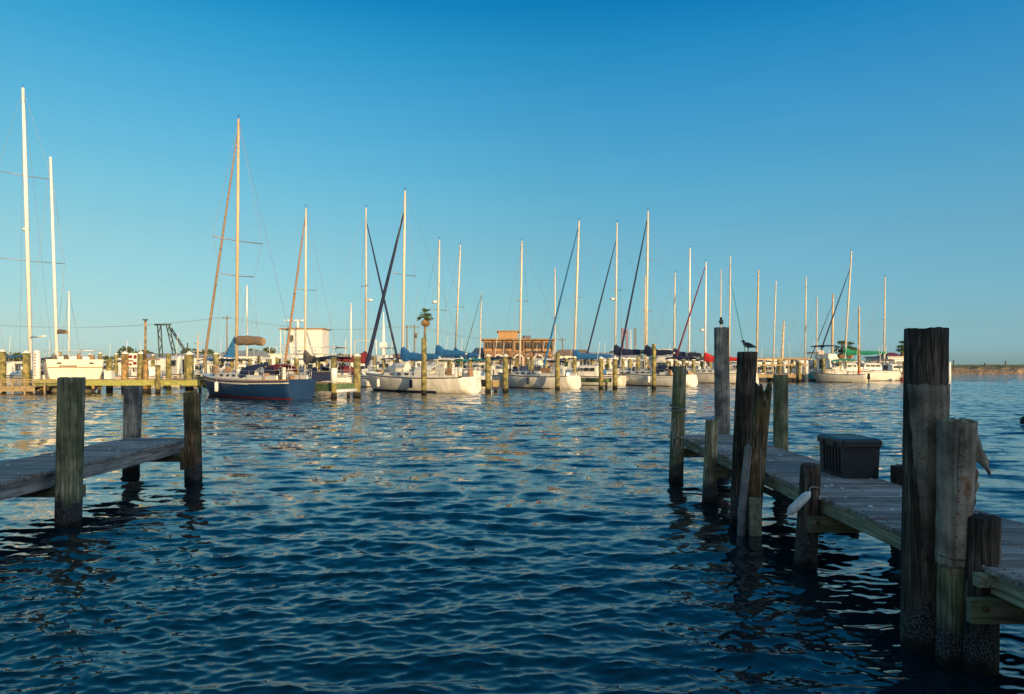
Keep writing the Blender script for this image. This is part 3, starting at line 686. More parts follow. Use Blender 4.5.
def sailboat(label, mpx, Y, top, L=10, B=3.2, head=142, mf=.38, fb=1.15, hull=('hull_white', 'dkbrown', 'hull_white', 'navy_canvas'), spr=(), jib=None, cover=None,
             radar=None, dodger=None, bimini=None, rev=.5, tr=.55, mast='mast', mw=.2, windows=0, detail=1, mizzen=None, name='sailboat', rail=True, mastz=None, boomlen=.38, boomz=None, rigs=True, backstay=True, collar=True, wind=True, rake=1.1):
    h = R(head); xm = L*(.5-mf); mx = PX(mpx, Y)
    loc = (mx-math.cos(h)*xm, Y-math.sin(h)*xm, 0)
    rev *= .5
    r = empty(name, loc, label, 'sailboat', 'sailboats moored in the marina', h)
    Ri = Matrix.Rotation(-h, 3, 'Z')
    hm, st = hull_mesh(L, B, fb, rake, tr, rev, lift=.3 if hull[0] != 'hull_blue' else 0)
    hm.build('hull', [M[k] for k in hull[:4]]+[M['cabin_white'], M[hull[4] if len(hull) > 4 else random.Random(int(mpx)).choice(('navy_canvas', 'teak', 'hull_grey', hull[0]))]], r)
    def W(px, py, Yo=0, x=xm):                     # a point seen at px, py, in the plane through the mast
        v = Ri @ Vector((PX(px, Y)-mx, 0, 0)); return Vector((xm+v.x, v.y, PZ(py, Y)))
    dz = fb*1.02
    cb = cabin_mesh(-L*.12, L*.27, B*.62, B*.38, dz, .42).build('cabin', M['cabin_white'], r)
    for s in (1, -1)[:2 if windows > 3 else 1]:
        for k in range(min(windows, 4)):
            MB().box((-L*.06+k*L*.075, s*(B*.285-k*B*.022), dz+.24), (.42, .05, .17), rz=-s*.05).build('window', M['glass'], cb)
    mt = W(*top); base = Vector((xm, 0, dz+.3)); P = lambda z: base+(mt-base)*((z-base.z)/(mt.z-base.z))
    MB().tube([base, P(base.z+(mt.z-base.z)*.7), mt], [mw/2, mw/2, mw*.36], 10).build('mast', M[mast], r)
    if wind and detail:
        MB().tube([mt, mt+Vector((0, 0, .35))], .012, 5).tube([mt+Vector((-.2, 0, .25)), mt+Vector((.22, 0, .25))], .012, 5).build('masthead_gear', M['black'], r)
    cp = [(xm-.2, s*B*.47, fb*1.05) for s in (1, -1)]
    tips = {1: [], -1: []}
    for py, hs in spr:
        c = P(PZ(py, Y))
        sm = MB().tube([c+Vector((-.1, hs, .05)), c, c+Vector((-.1, -hs, .05))], .035, 6).build('spreader', M['wire'], r)
        for s in (1, -1): tips[s].append(c+Vector((-.1, s*hs, .05)))
    bowp = Vector((L/2-.15, 0, fb*1.3)); stp = Vector((-L/2+.2, 0, fb*1.1))
    if rigs:
        for s, c in zip((1, -1), cp):
            last = mt-Vector((0, 0, .1))
            for tp in tips[s]: wire(last, tp, r, 'shroud'); last = tp
            wire(last, c, r, 'shroud')
            if detail and tips[s]: wire(P(tips[s][-1].z), c, r, 'shroud', .008)
        if backstay: wire(mt, stp, r, 'backstay')
        if not jib: wire(mt, bowp, r, 'forestay')
    if jib:
        m_, t0, wd = jib[:3]; a = P(base.z+(mt.z-base.z)*t0); foot = bowp+Vector((0, 0, .35))
        pts = [((foot+(a-foot)*t), wd*k, wd*k) for t, k in ((0, .5), (.03, 1.2), (.2, 1.15), (.5, 1), (.8, .75), (1, .35))]
        MB().tube([p[0] for p in pts], [p[1] for p in pts], 8).build('furled_jib', M[m_], r)
        wire(a, mt, r, 'forestay'); wire(foot, bowp-Vector((0, 0, .3)), r, 'forestay', .03, 'steel')
    bz = boomz if boomz is not None else dz+1.6
    bm0 = P(bz); bl = L*boomlen; bm1 = bm0+Vector((-bl, 0, -.05))
    if boomlen: MB().tube([bm0, bm1], .07, 8).build('boom', M[mast], r)
    if cover and not collar:
        lumpy([(bm0+Vector((.1, 0, .2)), .14, .30), (bm0+Vector((-bl*.3, 0, .2)), .2, .34), (bm0+Vector((-bl*.7, 0, .16)), .18, .30), (bm1+Vector((-.1, 0, .1)), .14, .26)], r, 'sail_cover', cover, seed=int(mpx))
    elif cover:
        lumpy([(bm0+Vector((.14, 0, .40)), .14, .62), (bm0+Vector((-.30, 0, .20)), .2, .58), (bm0+Vector((-.75, 0, .08)), .2, .36), (bm0+Vector((-bl*.45, 0, .02)), .18, .30), (bm0+Vector((-bl*.75, 0, .05)), .15, .24), (bm1+Vector((.1, 0, .06)), .09, .14)], r, 'sail_cover', cover, seed=int(mpx))
    if radar:
        p = P(PZ(radar, Y)); rd_ = MB().tube([p+Vector((.42, 0, -.1)), p+Vector((.42, 0, -.06)), p+Vector((.42, 0, .10)), p+Vector((.42, 0, .15))], [.2, .28, .28, .12], 14)
        rd_.build('radar_dome', M['white_plastic'], r); MB().tube([p, p+Vector((.42, 0, -.1))], .04, 6).build('radar_bracket', M['steel'], r)
    if dodger:
        arch_canvas(-L*.2, -L*.06, B*.6, dz+1.0, .85, M[dodger], r, 'dodger')
    if bimini:
        arch_canvas(-L*.46, -L*.22, B*.72, dz+1.9, .22, M[bimini], r, 'bimini')
        poles([((-L*q, s*B*.34, dz), (-L*q, s*B*.35, dz+1.72)) for q in (.44, .25) for s in (1, -1)], r)
    # cockpit coamings, wheel, hatches
    for s in (1, -1): MB().box((-L*.28, s*B*.31, dz+.13), (L*.28, .13, .3)).build('coaming', M['cabin_white'], r)
    if detail:
        MB().tube([(-L*.34, .38*math.cos(a), dz+.75+.38*math.sin(a)) for a in np.linspace(0, 2*math.pi, 17)], .02, 5).build('steering_wheel', M['steel'], r)
        MB().box((-L*.34, 0, dz+.4), (.18, .2, .8)).build('binnacle', M['cabin_white'], r)
        MB().box((L*.33, 0, fb*1.16), (.5, .5, .12)).build('hatch', M['grey_canvas'], r)
    if rail:
        for s in (1, -1):
            pts = []
            for t in np.linspace(.06, .93, 9):
                b, zs = st(t); pts.append((-L/2+t*L, s*b*.93, zs-.02))
            railing(pts, .62, r)
        b, zs = st(.93)
        MB().tube([(L*.42, b*.93, zs+.6), (L*.5, .12, zs+.72), (L*.5, -.12, zs+.72), (L*.42, -b*.93, zs+.6)], .018, 6).tube([(L*.5, .1, zs+.72), (L*.49, .08, zs)], .016, 5).tube([(L*.5, -.1, zs+.72), (L*.49, -.08, zs)], .016, 5).build('bow_pulpit', M['steel'], r)
        b, zs = st(.03)
        MB().tube([(-L*.40, b*1.0, zs+.62), (-L*.48, b*.85, zs+.65), (-L*.48, -b*.85, zs+.65), (-L*.40, -b*1.0, zs+.62)], .018, 6).tube([(-L*.48, b*.8, zs+.65), (-L*.48, b*.8, zs)], .016, 5).tube([(-L*.48, -b*.8, zs+.65), (-L*.48, -b*.8, zs)], .016, 5).build('stern_pulpit', M['steel'], r)
    r['_L'] = L
    return r, W, P, st

def extra(parent, name, mb, m): return mb.build(name, M[m], parent)

# --- far left: tall ketch, and a broad white yacht seen from its stern
k, W, P, st = sailboat('large ketch at the far left edge with the tallest mast and a shorter mizzen', 31, 63, (23, 88), L=13.5, B=3.8, head=136, mf=.36, fb=1.3, tr=.6, rev=.25,
        hull=('hull_white', 'teak', 'hull_white', 'navy_canvas'), spr=((176, 2.1), (261, 2.9)), mast='mast_white', mw=.34, radar=229, boomlen=.42, boomz=4.75, windows=3)
mz0 = Vector((-3.9, 0, 1.4)); Rk = Matrix.Rotation(-R(136), 3, 'Z'); mzw = Vector(k.location)+Matrix.Rotation(R(136), 3, 'Z') @ mz0
mz0 += Rk @ Vector((PX(57.5, mzw.y)-mzw.x, 0, 0)); mzw = Vector(k.location)+Matrix.Rotation(R(136), 3, 'Z') @ mz0
mzt = mz0+Rk @ Vector((PX(50.5, mzw.y)-mzw.x, 0, 0)); mzt.z = PZ(157, mzw.y)
MB().tube([mz0, mzt], [.15, .10], 10).build('mizzen_mast', M['mast_white'], k)
MB().tube([mz0+Vector((0, 0, 3.55)), mz0+Vector((-3.4, 0, 3.45))], .07, 6).build('mizzen_boom', M['teak'], k)
lumpy([(mz0+Vector((-.2, 0, 3.7)), .1, .2), (mz0+Vector((-1.5, 0, 3.67)), .12, .18), (mz0+Vector((-3.3, 0, 3.58)), .06, .1)], k, 'sail_cover', 'tan_canvas', 3)
for s_ in (1, -1): wire(mzt, (-5, s_*1.7, 1.3), k, 'shroud')
yb = empty('motor_yacht', (PX(75, 54.8)-3.3, 54.8+4.45, 0), 'broad cream white yacht seen from its stern behind the green walkway', 'yacht', None, R(127))
hm, _ = hull_mesh(11, 4.05, 2.5, .8, .96, .12, .12, 26, .9); hm.build('hull', [M['hull_cream'], M['teak'], M['hull_cream'], M['navy_canvas'], M['cabin_white'], M['hull_cream']], yb)
cabin_mesh(-2.5, 3.0, 3.0, 2.4, 2.5, .4, .1, .5).build('cabin', M['cabin_white'], yb)
for y in (1.1, -1.1): MB().box((-5.47, y, 2.35), (.08, .3, .12)).build('fairlead', M['black'], yb)
MB().box((-5.50, 0, 2.02), (.06, 3.7, .06)).build('rub_rail', M['teak'], yb)
MB().box((-5.53, .5, 2.13), (.05, 1.2, .07)).build('name_lettering', M['dkbrown'], yb)
railing([(-5.2, y, 2.6) for y in np.linspace(-2, 2, 6)], .75, yb, .02)
for y, z in ((1.4, 3.0), (.6, 2.95), (-.3, 3.05), (-1.2, 2.95)): MB().tube([(-4.9, y, 2.6), (-4.9, y, z+.1)], [.2, .15], 8).build('deck_gear', M['grey_canvas' if y > 0 else 'teak'], yb)

# --- blue sloop
b, W, P, st = sailboat('dark blue sloop with a red waterline and a brown sail cover', 236.5, 48.8, (238.5, 119), L=12.6, B=3.7, head=142, mf=.38, fb=1.22, hull=('hull_blue', 'teak', 'hull_blue', 'red', 'hull_cream'),
        spr=((241, 1.9), (276, 1.25)), jib=('tan_canvas', .97, .085), cover='tan_canvas', radar=None, mast='mast_tan', mw=.22, windows=4, rev=-.15, tr=.55, dodger='navy_canvas', boomlen=.27, boomz=3.75, collar=False)
st_b = MB()
for s in (1, -1): MB().tube([(-5.6+i*.9, s*(1.05+.8*math.sin(min(1, (i*.9+.7)/5.3)*1.57)*1), .93+.0*i) for i in range(3, 7)], .012, 4).build('cove_stripe', M['hull_cream'], b)
arch_canvas(-4.6, -3.3, 1.7, 2.25, .45, M['maroon_canvas'], b, 'cockpit_cover')
MB().box((-3.95, .86, 1.72), (1.1, .04, .7)).build('side_curtain', M['navy_canvas'], b)
MB().rings([[(3.1, 0, 2.9), (3.1, .3, 2.8), (3.1, 0, 2.86)], [(1.9, 0, 4.2), (1.9, .7, 2.75), (1.9, 0, 2.7)], [(1.75, 0, 4.3), (1.75, .75, 2.75), (1.75, 0, 2.7)]], 0, False).build('deck_awning', M['blue_canvas'], b)
MB().tube([(-5.9, .5, 1.4), (-5.9, .5, 2.9), (-5.9, -.5, 2.9), (-5.9, -.5, 1.4)], .03, 6).build('stern_davit', M['steel'], b)
for x in (4.2, 3.2, -2.2): MB().tube([(x, 0, 1.5), (x, 0, 2.1)], [.18, .12], 8).build('deck_vent', M['cabin_white'], b)
for i, x in enumerate((2.2, 1.2, .2)): MB().box((x, .95-.04*i, 1.75), (.75, .03, .05)).build('hand_rail', M['teak'], b)

# --- sloop right behind the blue one
sailboat('white sloop with an orange tan furled jib beyond the blue hull', 305, 62, (306, 208), L=9.4, B=3, head=140, fb=1.05, spr=((290, 1.05),), jib=('orange_canvas', .98, .10), cover='grey_canvas', dodger='navy_canvas', bimini='navy_canvas', windows=3, boomlen=.34)
# --- maroon cover, bow to the right
sailboat('sloop with a dark red sail cover and its bow pointing right', 366, 69, (366, 208), L=9.5, B=3, head=32, mf=.40, fb=1.1, spr=((286, 1.15),), jib=('navy_canvas', .93, .11), cover='maroon_canvas', radar=300, windows=3, dodger='maroon_canvas', boomlen=.34)
# --- long white sloop
b2, W, P, st = sailboat('long white sloop with a blue sail cover, beside the tall single piling', 402.5, 57.4, (405, 191), L=12.3, B=3.7, head=145, mf=.37, fb=1.2, hull=('hull_white', 'dkbrown', 'navy_canvas', 'navy_canvas'),
        spr=((275, 1.35),), jib=('navy_canvas', .90, .14), cover='blue_canvas', windows=4, rev=.85, tr=.62, mw=.22, dodger='cabin_white', boomlen=.34, boomz=2.85)
MB().box((-5.55, -.55, .75), (.10, .34, .14)).build('name_lettering', M['navy_canvas'], b2)
for y in (.25, .0, -.95): MB().box((-5.62, y, .82), (.06, .12, .13)).build('name_lettering', M['navy_canvas'], b2)
for x, y, m_ in ((-4.6, .9, 'white_plastic'), (-5.2, -.6, 'orange_canvas'), (-3.9, -.9, 'cabin_white')):
    MB().tube([(x, y, 1.3), (x, y, 2.0)], [.22, .2], 10).build('deck_gear', M[m_], b2)
MB().box((-3.6, 1.2, 1.75), (.9, .08, .6)).build('weather_cloth', M['cabin_white'], b2)
MB().box((-4.6, 1.25, 1.7), (.5, .08, .55)).build('weather_cloth', M['teak'], b2)
MB().tube([(1.0+.0, 0, 1.65), (1.0, 0, 2.05), (2.4, 0, 1.95), (3.6, 0, 1.65)], [.5, .48, .4, .2], 10).build('upturned_tender', M['cabin_white'], b2)
# --- row behind
sailboat('blue covered sloop with a radar dome just right of the palm tree', 437, 66, (439.5, 240), L=9.5, head=150, spr=((310, 1.2),), cover='blue_canvas', radar=302, boomlen=.36, boomz=3.3)
sailboat('sloop with a slightly leaning mast, second right of the palm tree', 454.5, 80, (460.5, 245), L=10, head=145, spr=((307, 1.1),), cover='blue_canvas', boomlen=.36, boomz=3.3)
sailboat('small sloop with a thin green furled jib in front of the orange restaurant', 479.5, 98, (481.5, 292), L=9, head=150, jib=('pier_dkgreen', .97, .05), cover=None, detail=0, windows=2, mw=.16)
b3, W, P, st = sailboat('small white sloop in front of the orange restaurant, its cabin ports showing', 519.5, 67, (522, 241), L=9.9, B=3.1, head=139, mf=.30, fb=1.15, spr=((301, .95),), windows=4, rev=.75, tr=.62, dodger=None, hull=('hull_white', 'dkbrown', 'hull_white', 'navy_canvas'), boomlen=0)
MB().box((-1.6, .45, 1.65), (1.2, .08, .55)).build('companionway_board', M['teak'], b3)
sailboat('distant sloop with one spreader left of the bright blue furled jib', 555, 92, (555, 268), L=9, head=145, spr=((318, 1.0),), detail=0, mw=.18)
sailboat('sloop with a bright blue furled jib and a long bright blue sail cover', 574, 78, (579, 221), L=10.6, head=152, fb=1.15, spr=((297, 1.15),), jib=('blue_canvas', .97, .11), cover='blue_canvas', windows=3, mw=.26, boomlen=.46, boomz=3.15)
sailboat('sloop with a radar halfway up its mast and a navy jib', 615, 76, (617, 223), L=10.4, head=150, spr=((290, 1.15),), jib=('navy_canvas', .9, .09), cover='navy_canvas', radar=299, windows=3, boomlen=.4, boomz=3.6)
b4, W, P, st = sailboat('white sloop with a navy bimini and a rounded white stern behind a single piling', 646, 73.2, (648, 211), L=9.6, B=3.2, head=136, mf=.40, fb=1.15, spr=((260, .85), (311, 1.0)), jib=('navy_canvas', .97, .10), cover='navy_canvas', bimini='navy_canvas', dodger='navy_canvas', rev=.8, tr=.68, windows=4, mw=.24, boomlen=.36, boomz=3.5)
sailboat('distant sloop whose thin mast stands just left of the tall two spreader mast', 644.5, 98, (645.5, 275), L=9, head=150, detail=0, mw=.2)
sailboat('sloop with a bare mast between two navy sail covers', 674, 88, (675, 273), L=9.6, head=150, cover='navy_canvas', mw=.22, boomlen=.38, boomz=3.5)
sailboat('sloop with a white mast and a tan backstay seen through the maroon furled jib', 689, 92, (690, 248), L=10, head=148, mast='mast_white', mw=.22, windows=2)
b5, W, P, st = sailboat('white sloop with a maroon furled jib and a red sail cover', 705, 84, (706, 262), L=10.5, B=3.3, head=148, mf=.40, fb=1.2, jib=('maroon_canvas', .98, .10), cover='red_canvas', radar=330, mast='mast_white', windows=4, rev=.6, boomlen=.40, boomz=2.9, dodger='cabin_white')
sailboat('distant sloop whose mast stands behind the tall piling with a gull', 720.5, 110, (721, 269), L=9, head=150, detail=0, mw=.17)
sailboat('sloop with a teal furled jib running down to the right behind the gull pilings', 729, 102, (730.5, 256), L=10, head=28, mf=.42, jib=('teal_canvas', .80, .06), cover='red_canvas', mw=.22, boomlen=.3, boomz=2.8)
sailboat('distant sloop with a thick brown mast just right of the lower gull', 756.5, 108, (758.5, 270), L=9.5, head=150, mast='mast_tan', mw=.30, spr=((318, .8),), detail=0)
sailboat('distant sloop with the first bare mast right of the brown one', 773, 110, (776, 281), L=9.5, head=150, detail=0, mw=.22)
sailboat('distant sloop with a two tone mast in front of the navy open canopy', 805, 108, (806, 277), L=9.8, head=152, mw=.24, spr=((322, .5),), detail=0)
sailboat('distant sloop with a thin mast between the two navy canopies', 816.5, 108, (817, 297), L=9, head=150, detail=0, mw=.2)
sailboat('distant sloop with a stout brown mast behind the flybridge boat', 832, 108, (833, 294), L=10, head=150, mast='mast_tan', mw=.34, jib=('navy_canvas', .88, .06), detail=0)
sailboat('sloop with a leaning mast, a navy furled jib and a long green sail cover', 844, 103, (851.5, 251), L=11, B=3.4, head=150, mf=.38, fb=1.15, jib=('navy_canvas', .86, .09), cover='green_canvas', radar=None, mw=.26, windows=3, boomlen=.5, boomz=4.0, tr=.7)
sailboat('distant sloop with a short mast just left of the green sail cover middle', 859, 110, (859, 306), L=9, head=150, mast='mast_tan', mw=.3, detail=0)
sailboat('sloop with a bare mast at the right end of the green sail cover', 884, 106, (885, 277), L=10, head=152, mw=.24, windows=3, spr=((320, .6),))
sailboat('small sloop with a short white mast right of the large ketch', 69, 84, (69, 291), L=8, head=142, mast='mast_white', mw=.2, detail=0, boomz=3)
sailboat('small sloop with a white mast behind the brown sail cover of the blue sloop', 247, 88, (247, 285), L=8, head=142, mast='mast_white', mw=.2, detail=0)
sailboat('small sloop with a short white mast left of the radar mast and dark red cover', 351, 100, (351, 303), L=8, head=142, mast='mast_white', mw=.2, detail=0)

def motorboat(label, px, Y, L=7, B=2.6, head=142, fb=.95, kind='cruiser', top=None, stripe='navy_canvas', hull='hull_white', flag=False, cab_h=1.5, name='motorboat', group='motorboats in the marina'):
    h = R(head); r = empty(name, (PX(px, Y), Y, 0), label, 'motorboat', group, h)
    hm, st = hull_mesh(L, B, fb, .9, .85, .15, .35, 16); hm.build('hull', [M[hull], M[stripe], M[hull], M['navy_canvas'], M['cabin_white'], M[random.Random(int(px)).choice(('navy_canvas', 'hull_grey', 'blue_canvas', 'red', hull))]], r)
    if kind in ('cruiser', 'fly', 'pilot'):
        x0, x1 = (-L*.12, L*.24) if kind != 'pilot' else (-L*.18, L*.22)
        c = cabin_mesh(x0, x1, B*.78, B*.6, fb, cab_h, .05, .35 if kind != 'pilot' else .08).build('cabin', M['cabin_white'], r)
        n = 3
        for k in range(n):
            for s in (1, -1):
                MB().box((x0+(x1-x0)*(.2+.27*k), s*(B*.385-k*B*.028), fb+cab_h*.66), ((x1-x0)*.2, .06, cab_h*.32), rz=-s*.05, rx=s*.04).build('window', M['glass'], c)
        MB().box((x1-.2 if kind != 'pilot' else x1-.03, 0, fb+cab_h*.66), (.10, B*.46, cab_h*.34), ry=-.3 if kind != 'pilot' else -.08).build('windshield', M['glass'], c)
        MB().box((x0-.03, 0, fb+cab_h*.5), (.06, B*.24, cab_h*.75)).build('door', M['glass'], c)
        if kind != 'pilot': cabin_mesh(x1-.1, L*.38, B*.55, B*.3, fb, .5, 0, .6).build('foredeck_trunk', M['cabin_white'], r)
    if kind == 'fly':
        cabin_mesh(-L*.14, L*.12, B*.7, B*.6, fb+cab_h, .65, 0, .3).build('flybridge', M['cabin_white'], r)
        z = fb+cab_h+1.9
        arch_canvas(-L*.2, L*.12, B*.8, z, .2, M[top or 'navy_canvas'], r, 'bimini')
        poles([((-L*q, s*B*.33, fb+cab_h), (-L*q, s*B*.36, z-.16)) for q in (.13, -.08) for s in (1, -1)], r)
    elif top:
        z = fb+1.95
        arch_canvas(-L*.30, L*.10, B*.8, z, .18, M[top], r, 'bimini')
        poles([((-L*q, s*B*.36, fb), (-L*q, s*B*.37, z-.14)) for q in (.27, -.06) for s in (1, -1)], r)
    if kind == 'open':
        MB().box((0, 0, fb+.5), (.6, .7, 1.0), taper=.8).build('console', M['cabin_white'], r)
        MB().box((.28, 0, fb+1.15), (.05, .7, .35), ry=-.3).build('windshield', M['glass'], r)
        MB().box((-.8, 0, fb+.35), (.5, .9, .6)).build('seat', M['cabin_white'], r)
    mo = MB().box((-L*.5-.25, 0, .75), (.4, .4, .75), taper=.7); mo.tube([(-L*.5-.25, 0, .4), (-L*.5-.3, 0, -.4)], .08, 8); mo.build('outboard_motor', M['black'], r) if kind in ('open', 'pilot') else None
    for s in (1, -1):
        pts = []
        for t in np.linspace(.55, .97, 5):
            b_, zs = st(t); pts.append((-L/2+t*L, s*b_*.9, zs-.02))
        railing(pts, .5, r, .015, wires=(1,), name='bow_rail')
    if kind != 'dinghy': MB().tube([(-L*.1, B*.3, fb+(cab_h if kind != 'open' else 1)), (-L*.16, B*.32, fb+cab_h+2.6)], .02, 5).build('antenna', M['mast_white'], r)
    return r
# x = px of the boat's middle
motorboat('white pilothouse boat with three side windows beyond the green walkway', 179, 77, 6.4, 2.6, 150, 1.1, 'pilot', cab_h=2.0, stripe='hull_white')
motorboat('open boat with a navy canopy left of the brown lamp pole', 129, 76, 6, 2.4, 150, .8, 'open', 'navy_canvas')
motorboat('white motor cruiser right behind the grey brown boom awning', 333, 88, 8, 3, 148, 1.2, 'fly', 'cabin_white', cab_h=1.5)
motorboat('motorboat with a teal canopy right of the long white sloop', 459, 74, 6, 2.4, 150, .9, 'open', 'teal_canvas')
motorboat('motorboat with a bright teal blue canopy left of the orange restaurant', 477, 80, 7, 2.6, 150, 1.0, 'cruiser', 'teal_canvas', cab_h=1.4)
motorboat('white cabin boat with a blue canopy at the foot of the leaning mast', 444, 73, 6.6, 2.6, 150, 1, 'cruiser', 'cabin_white', cab_h=1.5)
motorboat('small white cruiser with its bow behind the navy covered sloop', 592, 74, 7.2, 2.6, 155, 1.0, 'cruiser', None, cab_h=1.1)
motorboat('white speedboat with a navy open canopy right of the railed pier', 800, 95, 7.5, 2.8, 30, 1.1, 'open', 'navy_canvas')
motorboat('flybridge cruiser with a navy canopy in front of the palm tree', 827, 100, 9.5, 3.4, 30, 1.4, 'fly', 'navy_canvas', cab_h=1.8)
motorboat('white cruiser with a tall bow just left of the red marker post', 846, 93, 7.5, 3.0, 198, 1.35, 'cruiser', None, cab_h=1.1)
motorboat('white sport boat with the widest white bow right of the red marker post', 869, 95, 8.6, 3.2, 200, 1.45, 'cruiser', None, cab_h=1.0)
motorboat('white boat last in the row, next to the orange red buoy', 890, 97, 7.5, 2.8, 25, 1.2, 'cruiser', None, cab_h=1.1)
motorboat('low white boat with a long white roof behind the last moored boats', 900, 112, 10, 3, 178, 1.2, 'cruiser', None, cab_h=1.9)
motorboat('small white cabin boat behind the railed pier, left one', 769, 99, 6, 2.4, 150, 1, 'cruiser', None, cab_h=1.1)
motorboat('small white cabin boat behind the railed pier, right one', 786, 100, 6, 2.4, 20, 1, 'pilot', None, cab_h=1.4)
motorboat('white cruiser with a pale flybridge canopy far behind the tall single piling in the middle', 664, 108, 8, 3, 150, 1.3, 'fly', 'cabin_white', cab_h=1.6)
motorboat('white boat with a red stripe behind the blue tarps at the far left edge', 14, 70, 8, 2.8, 150, 1.2, 'cruiser', 'blue_canvas', stripe='red', cab_h=1.3)
motorboat('small white open dinghy moored beyond the green walkway', 170, 66, 4.6, 1.9, 178, .62, 'dinghy', stripe='teak')
motorboat('white boat with a pale canopy right of the large ketch stern', 112, 92, 7, 2.6, 150, 1.0, 'cruiser', 'cabin_white', cab_h=1.4)
motorboat('white boat with a blue canopy between the pilothouse boat and the dark blue sloop', 208, 84, 7, 2.6, 150, 1.0, 'cruiser', 'blue_canvas', cab_h=1.3)
motorboat('white runabout with a teak trim in front of the white houseboat', 292, 74, 6.4, 2.5, 148, 1.0, 'cruiser', 'cabin_white', stripe='teak', cab_h=1.2)
motorboat('white boat with a maroon canopy between the dark red sail cover and its neighbour', 345, 74, 6.2, 2.5, 148, 1.0, 'open', 'maroon_canvas')
motorboat('white boat with a grey canopy just left of the small white sloop', 500, 84, 7, 2.6, 150, 1.0, 'cruiser', 'grey_canvas', cab_h=1.3)
motorboat('white boat behind the bright blue sail cover', 600, 92, 7, 2.6, 150, 1.1, 'cruiser', 'cabin_white', cab_h=1.4)
motorboat('white boat with a navy canopy behind the rounded stern', 700, 96, 7, 2.6, 150, 1.1, 'cruiser', 'navy_canvas', cab_h=1.2)
motorboat('white boat with a red canopy behind the dark piling with the lower gull', 740, 96, 7, 2.6, 150, 1.1, 'cruiser', 'red_canvas', cab_h=1.2)
more = [(222, 72, 'navy_canvas', 'open', 'navy', 'under the brown sail cover'), (244, 76, 'grey_canvas', 'cruiser', 'grey', 'behind the cockpit of the dark blue sloop'), (316, 72, 'navy_canvas', 'cruiser', 'navy', 'below the white houseboat'),
        (356, 80, 'tan_canvas', 'open', 'tan', 'behind the thick olive piling'), (390, 84, 'navy_canvas', 'cruiser', 'navy', 'behind the deck of the long white sloop'), (425, 78, 'grey_canvas', 'open', 'grey', 'behind the tall single piling'),
        (492, 74, 'navy_canvas', 'open', 'navy', 'between the two capped pilings of the second finger pier'), (534, 88, 'grey_canvas', 'fly', 'grey', 'in front of the orange restaurant'), (551, 84, 'navy_canvas', 'open', 'navy', 'right below the orange restaurant'),
        (583, 84, 'tan_canvas', 'open', 'tan', 'under the bright blue sail cover'), (622, 86, 'navy_canvas', 'fly', 'navy', 'left of the tall two spreader mast'), (682, 88, 'grey_canvas', 'open', 'grey', 'behind the rope wrapped near piling'),
        (757, 100, 'navy_canvas', 'open', 'navy', 'right of the lower gull piling'), (812, 104, 'grey_canvas', 'fly', 'grey', 'left of the flybridge cruiser'), (838, 88, 'green_canvas', 'open', 'green', 'at the foot of the leaning mast'), (878, 104, 'grey_canvas', 'open', 'grey', 'right under the green sail cover'),
        (52, 76, 'navy_canvas', 'cruiser', 'navy', 'half hidden by the broad cream yacht'), (152, 74, 'tan_canvas', 'open', 'tan', 'right of the brown lamp pole')]
for px, Y, c, kd, cname, rf in more:
    g_ = random.Random(px); motorboat('small boat with a %s canopy %s' % (cname, rf), px, Y, g_.uniform(5.5, 7.5), 2.5, g_.choice((150, 145, 155, 28)), g_.uniform(.8, 1.15), kd, c, cab_h=g_.uniform(1.1, 1.5), hull=g_.choice(('hull_white', 'hull_cream', 'hull_grey', 'hull_white')), stripe=g_.choice(('navy_canvas', 'red', 'teak')))
def hung_fender(label, boat, t, side, m='white_plastic'):
    L_ = boat['_L']; p = boat.matrix_basis @ Vector((-L_/2+t*L_, side, .75))
    r = empty('hanging_fender', p, label, 'fender'); MB().tube([(0, 0, -.38), (0, 0, -.32), (0, 0, .22), (0, 0, .32)], [.06, .13, .13, .05], 10).build('fender_body', M[m], r)
    MB().tube([(0, 0, .32), (0, 0, .75)], .012, 5).build('lanyard', M['rope'], r)
hung_fender('white fender hung on the left half of the long white sloop', b2, .72, 1.72)
hung_fender('navy fender hung on the right half of the long white sloop', b2, .40, 1.98, 'navy_canvas')
hung_fender('white fender hung amidships on the dark blue sloop', b, .55, 1.98)
hung_fender('navy fender hung on the small white sloop', b3, .45, 1.68, 'navy_canvas')
hung_fender('white fender hung on the sloop with the rounded white stern', b4, .45, 1.72)
fl = empty('flag', (PX(819, 99), 99, 3.0), 'small red and white flag on a staff at the flybridge cruiser', 'flag')
MB().tube([(0, 0, 0), (-.1, 0, 1.5)], .02, 5).build('staff', M['mast_white'], fl)
for q in range(6): MB().rings([[(.02+t*.75, .05*math.sin(t*6), .75+q*.1-t*.15), (.02+t*.75, .05*math.sin(t*6)+.01, .85+q*.1-t*.15), (.02+t*.75, .05*math.sin(t*6)+.012, .75+q*.1-t*.15)] for t in np.linspace(0, 1, 6)], 0, False).build('stripe', M['red' if q % 2 == 0 else 'white_plastic'], fl)
